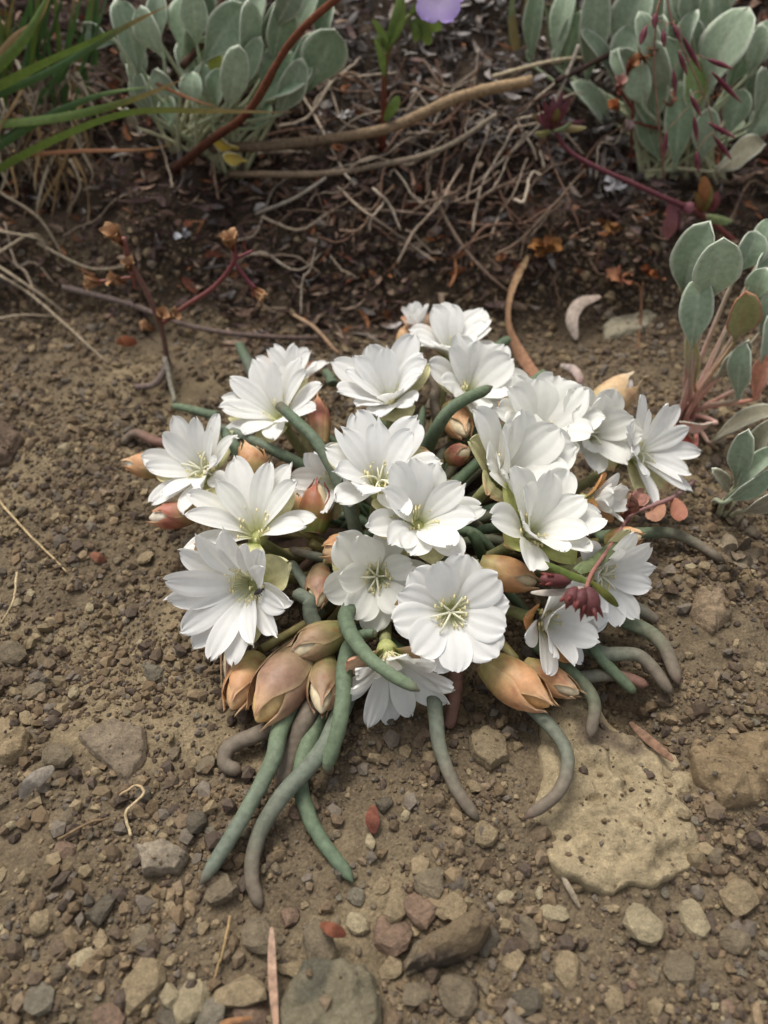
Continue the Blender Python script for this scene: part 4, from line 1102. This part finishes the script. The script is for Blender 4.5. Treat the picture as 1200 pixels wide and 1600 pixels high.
for (x0, y0, x1, y1, w, c0, c1) in [(1046, 318, 1040, 375, 24, CR, srgb(188, 130, 130)), (1052, 322, 1060, 360, 22, CR, CRD), (1060, 325, 1085, 318, 18, CR, srgb(170, 110, 120)), (1095, 335, 1110, 290, 12, srgb(120, 110, 60), srgb(150, 140, 80)), (1095, 335, 1085, 300, 12, srgb(120, 70, 60), srgb(140, 120, 70)),
                                    (1100, 336, 1145, 345, 14, srgb(120, 130, 80), srgb(130, 146, 96)), (1098, 330, 1100, 275, 20, srgb(150, 90, 70), srgb(186, 130, 80)), (1105, 330, 1120, 300, 16, CR, srgb(140, 80, 80)), (864, 205, 895, 190, 8, srgb(110, 120, 84), srgb(110, 120, 84)), (862, 205, 835, 208, 10, srgb(120, 120, 70), srgb(130, 120, 70))]:
    a, b = Q(x0, y0, ry - .004), Q(x1, y1, ry - .008)
    V, F, t = ribbon(spline([a, .5 * (a + b) + np.array([0, -.003, 0]), b], 9), w * mpp(a), .2, x0, .5, False)
    obj('leaf', V, F, mixc(c0, c1, t), M_HERB, red)

# ---- drooping grass head with purple spikelets
gb = G(1040, 300, 0)
gy = gb[1] - .022
gh = thing('grass_panicle', gb, 'drooping grass head with slender purple spikelets', 'grass')
V, F, t = tube(spline([gb, Q(1030, 200, gy), Q(1022, 80, gy), Q(1036, -10, gy - .004), Q(1052, 40, gy - .01), Q(1075, 95, gy - .014), Q(1100, 150, gy - .016), Q(1118, 205, gy - .016)], 44), np.linspace(.0007, .0003, 44), 6)
obj('stem', V, F, srgb(150, 116, 104), M_DRY, gh)
PUR = srgb(118, 50, 66); PURL = srgb(168, 112, 112)
for i, (x0, y0, x1, y1) in enumerate([(1052, 38, 1064, 66), (1066, 56, 1096, 112), (1104, 92, 1146, 108), (1112, 112, 1158, 160), (1052, 108, 1056, 150), (1036, 46, 1038, 74), (1060, 80, 1074, 118), (1078, 148, 1096, 182), (1106, 192, 1150, 216), (1114, 212, 1144, 250),
                                   (1084, 180, 1090, 222), (1042, 204, 1036, 250), (1088, 236, 1092, 270), (1024, 20, 1022, 44), (1010, 40, 1000, 70)]):
    a, b = Q(x0, y0, gy - .016), Q(x1, y1, gy - .020)
    c = spline([a, b], 9); tt = np.linspace(0, 1, 9)
    V, F, t = tube(c, 5.6 * mpp(a) * np.sin(np.pi * np.clip(tt * .94 + .03, 0, 1)) ** .8, 7, .7)
    sp = obj('spikelet', V, F, mixc(PUR, PURL, sstep(.5, 1, t)), M_HERB, gh)
    near = min([Q(1052, 40, gy - .01), Q(1075, 95, gy - .014), Q(1100, 150, gy - .016), Q(1118, 205, gy - .016), Q(1036, -10, gy - .004)], key=lambda q: np.linalg.norm(q - a))
    V, F, t = tube(spline([near, .5 * (near + a) + np.array([0, 0, .002]), a], 7), .0002, 5)
    obj('pedicel', V, F, srgb(160, 120, 104), M_DRY, sp)

# ---- small rusty herb in front of it
sb = G(985, 265, 0)
rh = thing('rusty_herb', sb, 'little rust coloured herb with papery seed cups', 'herb')
sy = sb[1] - .012
for pth in ([sb, Q(988, 180, sy), Q(992, 145, sy), Q(1015, 100, sy)], [Q(990, 150, sy), Q(980, 110, sy), Q(984, 95, sy)], [Q(992, 145, sy), Q(1000, 90, sy), Q(998, 60, sy)], [Q(988, 190, sy), Q(1035, 200, sy), Q(1050, 170, sy)], [Q(988, 170, sy), Q(968, 140, sy)]):
    V, F, t = tube(spline(pth, 12), .0009, 6)
    obj('stem', V, F, srgb(132, 70, 58), M_HERB, rh)
rr = np.random.default_rng(9)
def cup_head(root, c, direction, size, cols, rng, n=6, name='seed_cup'):
    parts = []
    A, e1, e2 = frame(direction)
    for k in range(n):
        a = 2 * math.pi * k / n + rng.uniform(-.2, .2)
        v, f, t, u = petal_sheet(c, A, math.cos(a) * e1 + math.sin(a) * e2, size * rng.uniform(.8, 1.1), size * .55, 1.0, .35, .35, .6, .4, rng, rows=7, cols=5, wave=.08)
        parts.append((v, f, mixc(cols[0], cols[1], t) * np.array([.66, .70, .74])))
    V, F, C = merge(parts)
    return obj(name, V, F, C, M_DRY, root)
for (x, y, sz, c0, c1) in [(1012, 104, 40, srgb(150, 82, 56), srgb(186, 120, 80)), (1024, 90, 34, srgb(160, 90, 60), srgb(190, 120, 80)), (982, 112, 26, srgb(150, 90, 60), srgb(186, 130, 90)), (964, 142, 26, srgb(170, 100, 90), srgb(200, 150, 136)), (968, 172, 24, srgb(176, 96, 60), srgb(206, 130, 80)), (998, 78, 24, srgb(150, 76, 60), srgb(180, 100, 80)), (1044, 172, 28, srgb(176, 100, 84), srgb(196, 130, 110)), (976, 208, 22, srgb(206, 170, 160), srgb(216, 186, 176))]:
    cup_head(rh, Q(x, y, sy), norm(np.array([rr.normal() * .4, -.4, .8])), sz * mpp(Q(x, y, sy)), (c0, c1), rr)

# ---- dried herb on the left
db = G(262, 566, 0)
dh = thing('dried_herb', db, 'dried branching herb with pale papery seed cups on the bank foot', 'herb')
dy = db[1]
DST = srgb(150, 96, 84); DST2 = srgb(136, 70, 80)
for pth, w, ca, cb in [([(262, 566, 0), (252, 512, -.01), (228, 455, -.012), (205, 415, -.012), (192, 372, -.014)], .0016, srgb(140, 116, 108), DST), ([(250, 508, -.01), (290, 478, -.012), (335, 448, -.012), (366, 408, -.014), (364, 380, -.014)], .0013, DST, DST2),
                      ([(366, 410, -.014), (385, 436, -.016), (398, 450, -.018)], .001, DST2, DST2), ([(215, 432, -.012), (185, 436, -.014), (155, 440, -.016)], .0009, DST, DST), ([(366, 405, -.014), (395, 392, -.012)], .0008, DST2, DST2), ([(212, 450, -.012), (204, 425, -.016)], .0009, DST, DST)]:
    V, F, t = tube(spline([Q(a, b, dy + c) for a, b, c in pth], 18), w, 7)
    obj('stem', V, F, mixc(ca, cb, t), M_HERB, dh)
rr = np.random.default_rng(12)
for (x, y, dx, dz, sz) in [(192, 384, -.3, 1, 40), (165, 440, -1, .1, 34), (196, 442, -.5, .4, 32), (365, 392, -.1, 1, 42), (394, 446, .5, -.5, 32), (204, 425, .1, 1, 28), (248, 500, .4, .6, 30), (262, 498, .8, .6, 26), (242, 516, -.6, .6, 26)]:
    c = Q(x, y, dy - .015)
    cup_head(dh, c, norm(np.array([dx, -.3, dz])), sz * mpp(c), (srgb(150, 88, 60), srgb(206, 160, 116)), rr)

# ---- red budded herb lying over the right flowers
ob = G(1085, 752, .004)
oh = thing('red_bud_herb', ob, 'slender pink stemmed herb with dark red buds leaning over the white flowers', 'herb')
oy = G(920, 905, .045)[1] - .024
def OQ(x, y, d=0):
    f = np.clip((y - 770) / 150, 0, 1)
    return Q(x, y, (ob[1] - .034) * (1 - f) + oy * f + d)
V, F, t = tube(spline([ob, OQ(1055, 775), OQ(1020, 790), OQ(985, 805), OQ(965, 835), OQ(942, 870), OQ(925, 895), OQ(916, 918)], 30), np.linspace(.00095, .0007, 30), 8)
obj('stem', V, F, mixc(srgb(160, 128, 128), srgb(180, 120, 104), t), M_HERB, oh)
for i, (x0, y0, x1, y1, w, c0, c1) in enumerate([(924, 912, 826, 872, 15, srgb(120, 134, 66), srgb(108, 126, 64)), (918, 905, 828, 868, 8, srgb(140, 140, 80), srgb(120, 130, 70)), (905, 895, 978, 836, 22, srgb(122, 134, 90), srgb(112, 122, 84)), (898, 890, 940, 868, 18, srgb(126, 138, 96), srgb(128, 140, 100)), (922, 908, 966, 948, 14, srgb(130, 132, 66), srgb(120, 124, 64)),
                                          (912, 918, 830, 926, 12, srgb(196, 176, 160), srgb(206, 196, 180)), (1028, 782, 1016, 812, 26, srgb(180, 130, 106), srgb(190, 142, 114)), (1046, 778, 1066, 812, 24, srgb(182, 126, 102), srgb(176, 116, 94)), (982, 802, 968, 812, 20, srgb(130, 80, 54), srgb(150, 84, 60))]):
    a, b = OQ(x0, y0, .001), OQ(x1, y1, .002)
    V, F, t = ribbon(spline([a, .5 * (a + b) + np.array([0, -.002, .0015]), b], 12), w * mpp(a), .15, 700 + i, .35, False)
    n = len(V)
    V = np.vstack([V, V + norm(np.array([0, .7, -.7])) * .0007]); F = F + [tuple(k + n for k in f[::-1]) for f in F]
    obj('leaf', V, F, np.vstack([mixc(c0, c1, t)] * 2), M_HERB, oh)
RB = srgb(108, 62, 64)
for (x0, y0, x1, y1, w) in [(890, 910, 846, 904, 22), (900, 918, 886, 944, 22), (918, 918, 924, 962, 34), (912, 920, 900, 950, 24)]:
    a, b = OQ(x0, y0, -.003), OQ(x1, y1, -.008)
    c = spline([a, b], 10); tt = np.linspace(0, 1, 10)
    V, F, t = tube(c, .5 * w * mpp(a) * (np.sin(np.pi * np.clip(tt * .86 + .06, 0, 1)) ** .7), 10)
    hd = obj('bud', V, F, mixc(RB, srgb(126, 72, 70), t), M_HERB, oh)
    A, e1, e2 = frame(b - a)
    for k in range(4):
        d = norm(A + .35 * (math.cos(k * 1.57) * e1 + math.sin(k * 1.57) * e2))
        o0 = a + (b - a) * .7 + (math.cos(k * 1.57) * e1 + math.sin(k * 1.57) * e2) * .35 * w * mpp(a)
        V, F, t = tube(np.array([o0, o0 + d * w * mpp(a) * .3, o0 + d * w * mpp(a) * .62]), [.0009, .0007, .0001], 5)
        obj('tooth', V, F, mixc(RB, srgb(150, 70, 60), t), M_HERB, hd)
rr = np.random.default_rng(15)
cup_head(oh, OQ(976, 806, -.003), axis_world(.35, .6, .5), 46 * mpp(OQ(976, 806)), (srgb(170, 110, 96), srgb(196, 144, 124)), rr, 8, 'dry_flower')

# ---- upright thin green stems at the back
ub = G(880, 112, 0)
us_ = thing('green_shoots', ub, 'cluster of thin upright green shoots behind the arched straw', 'shoots')
for i in range(16):
    x = random.uniform(800, 905); b = Q(x, random.uniform(85, 115), ub[1] + random.uniform(0, .03))
    e = Q(x + random.uniform(-25, 40), random.uniform(-60, 0), ub[1] + random.uniform(0, .03))
    V, F, t = ribbon(spline([b, .5 * (b + e) + np.array([random.uniform(-.004, .004), 0, 0]), e], 10), random.uniform(6, 14) * mpp(b), .4, 900 + i, .4)
    obj('blade', V, F, mixc(srgb(120, 124, 88), srgb(130, 144, 106), t) if i % 3 else mixc(srgb(130, 110, 60), srgb(140, 124, 76), t), M_GRASS, us_)

# ------------------------------------------------------------------ beetles in two flowers
def beetle(px, py, h, heading, label, seed):
    c = G(px, py, h); A, e1, e2 = frame(heading)
    root = thing('beetle', c, label, 'beetle')
    t = np.linspace(0, 1, 9); L = .0042
    V, F, tt = tube(c + np.outer(t - .5, A) * L, .0009 * np.sin(np.pi * np.clip(t * .9 + .06, 0, 1)) ** .6, 9)
    obj('body', V, F, srgb(44, 34, 28), M_CHITIN, root)
    V, F, tt = tube(c + np.outer(np.linspace(.46, .64, 5), A) * L, .00055 * np.sin(np.pi * np.linspace(.15, .9, 5)), 8)
    obj('head', V, F, srgb(36, 28, 26), M_CHITIN, root)
    for k in range(6):
        s = 1 if k % 2 else -1
        o0 = c + A * L * (-.2 + .2 * (k // 2))
        V, F, tt = tube(spline([o0, o0 + s * e1 * .0012 + e2 * .0004, o0 + s * e1 * .0019 - e2 * .0006], 5), .00012, 5)
        obj('leg', V, F, srgb(40, 32, 28), M_CHITIN, root)
beetle(404, 925, .041, axis_world(.8, .5, .3), 'tiny dark beetle in the centre of the long petalled flower', 1)
beetle(838, 964, .034, axis_world(.15, .9, .3), 'tiny brown beetle inside the tubular flower under the red buds', 2)

# ------------------------------------------------------------------ litter on the bank
def litter():
    rng = np.random.default_rng(88)
    V, F, C = [], [], []
    off = 0
    brown = [srgb(*c) for c in [(92, 74, 66), (116, 94, 82), (76, 60, 55), (132, 108, 92), (98, 80, 76), (66, 54, 50), (146, 126, 108)]]
    grey = [srgb(*c) for c in [(140, 133, 128), (112, 105, 101), (168, 161, 156), (92, 85, 82), (126, 115, 106)]]
    rust = [srgb(*c) for c in [(140, 92, 62), (120, 74, 58), (160, 110, 78)]]
    n = 0
    while n < 11500:
        px, py = rng.uniform(-170, 1370), rng.uniform(-70, 560)
        lim = 540 if 330 < px < 640 else (470 if px < 330 else 430 + 40 * math.sin(px * .01))
        if py > lim + rng.normal() * 30:
            continue
        if py > 330 and px < 330 and rng.random() < .55:
            continue
        n += 1
        c = G(px, py, 0) + np.array([0, 0, rng.uniform(-.002, .007)])
        L = rng.uniform(.005, .018); w = rng.uniform(.0010, .0056) * (1.0 if rng.random() < .5 else .5)
        d = norm(np.array([rng.normal(), rng.normal() * .7, rng.normal() * .45 + .1]))
        s = norm(np.cross(d, rng.normal(size=3))); m = np.cross(d, s)
        k = rng.uniform(-2.6, 2.6); rows = 5
        t = np.linspace(-.5, .5, rows)
        ctr = c + np.outer(t, d) * L + np.outer(t ** 2 * k * .5, m) * L
        wid = w * np.array([.25, .85, 1, .8, .2])
        cv = rng.uniform(-.6, .6)
        v = np.concatenate([np.stack([ctr[i] - s * wid[i] * .5 + m * cv * wid[i] * .5, ctr[i], ctr[i] + s * wid[i] * .5 + m * cv * wid[i] * .5]) for i in range(rows)])
        for i in range(rows - 1):
            for j in range(2):
                F.append((off + i * 3 + j, off + i * 3 + j + 1, off + (i + 1) * 3 + j + 1, off + (i + 1) * 3 + j))
        off += len(v)
        V.append(v)
        pal = brown
        x_, y_ = c[0], c[1]
        if (py < 230 and 500 < px < 960 and rng.random() < .75) or (850 < px < 1060 and py < 330 and rng.random() < .5) or rng.random() < .10:
            pal = grey
        elif rng.random() < .07:
            pal = rust
        C.append(np.tile(pal[rng.integers(0, len(pal))] * rng.uniform(.5, 1.3), (len(v), 1)))
    o = obj('leaf_litter', np.vstack(V), np.array(F), np.vstack(C), M_DRY, origin=np.zeros(3))
    tag(o, 'tangled curled dead leaves and bark litter covering the bank', 'litter', kind='stuff')
litter()

rr = np.random.default_rng(99)
for i in range(105):                                         # thin dry stems tangled over the litter
    if i < 70:
        px, py = rr.uniform(420, 900), rr.uniform(110, 350)
    else:
        px, py = rr.uniform(-20, 1200), rr.uniform(150, 440)
    an = rr.normal() * .6 + (0 if rr.random() < .6 else 1.2); L = rr.uniform(50, 190)
    dx, dy_ = math.cos(an) * L * .5, -math.sin(an) * L * .5
    b = rr.uniform(-18, 18)
    g = rr.uniform(.7, 1.35)
    kc = int(rr.integers(0, 4))
    ca = [srgb(150, 134, 116), srgb(124, 104, 88), srgb(168, 154, 136), srgb(108, 84, 70)][kc] * g
    kn = ['tan', 'mid brown', 'pale grey', 'dark brown'][kc]
    stem('dry_stem', [(px - dx, py - dy_, rr.uniform(.003, .012)), (px - dx * .4 + b * .4, py - dy_ * .4 + b * 1.2, rr.uniform(.006, .016)), (px + dx * .3, py + dy_ * .3 + rr.uniform(-1, 1) * 22, rr.uniform(.006, .016)), (px + dx, py + dy_ + rr.uniform(-1, 1) * 25, rr.uniform(.003, .014))], rr.uniform(2.2, 5.5), ca, ca * .85,
         'thin %s dry stem tangled in the litter of the bank' % kn, 'stem', 'thin %s stems in the bank litter' % kn, sides=6, wob=.0008, seed=200 + i)
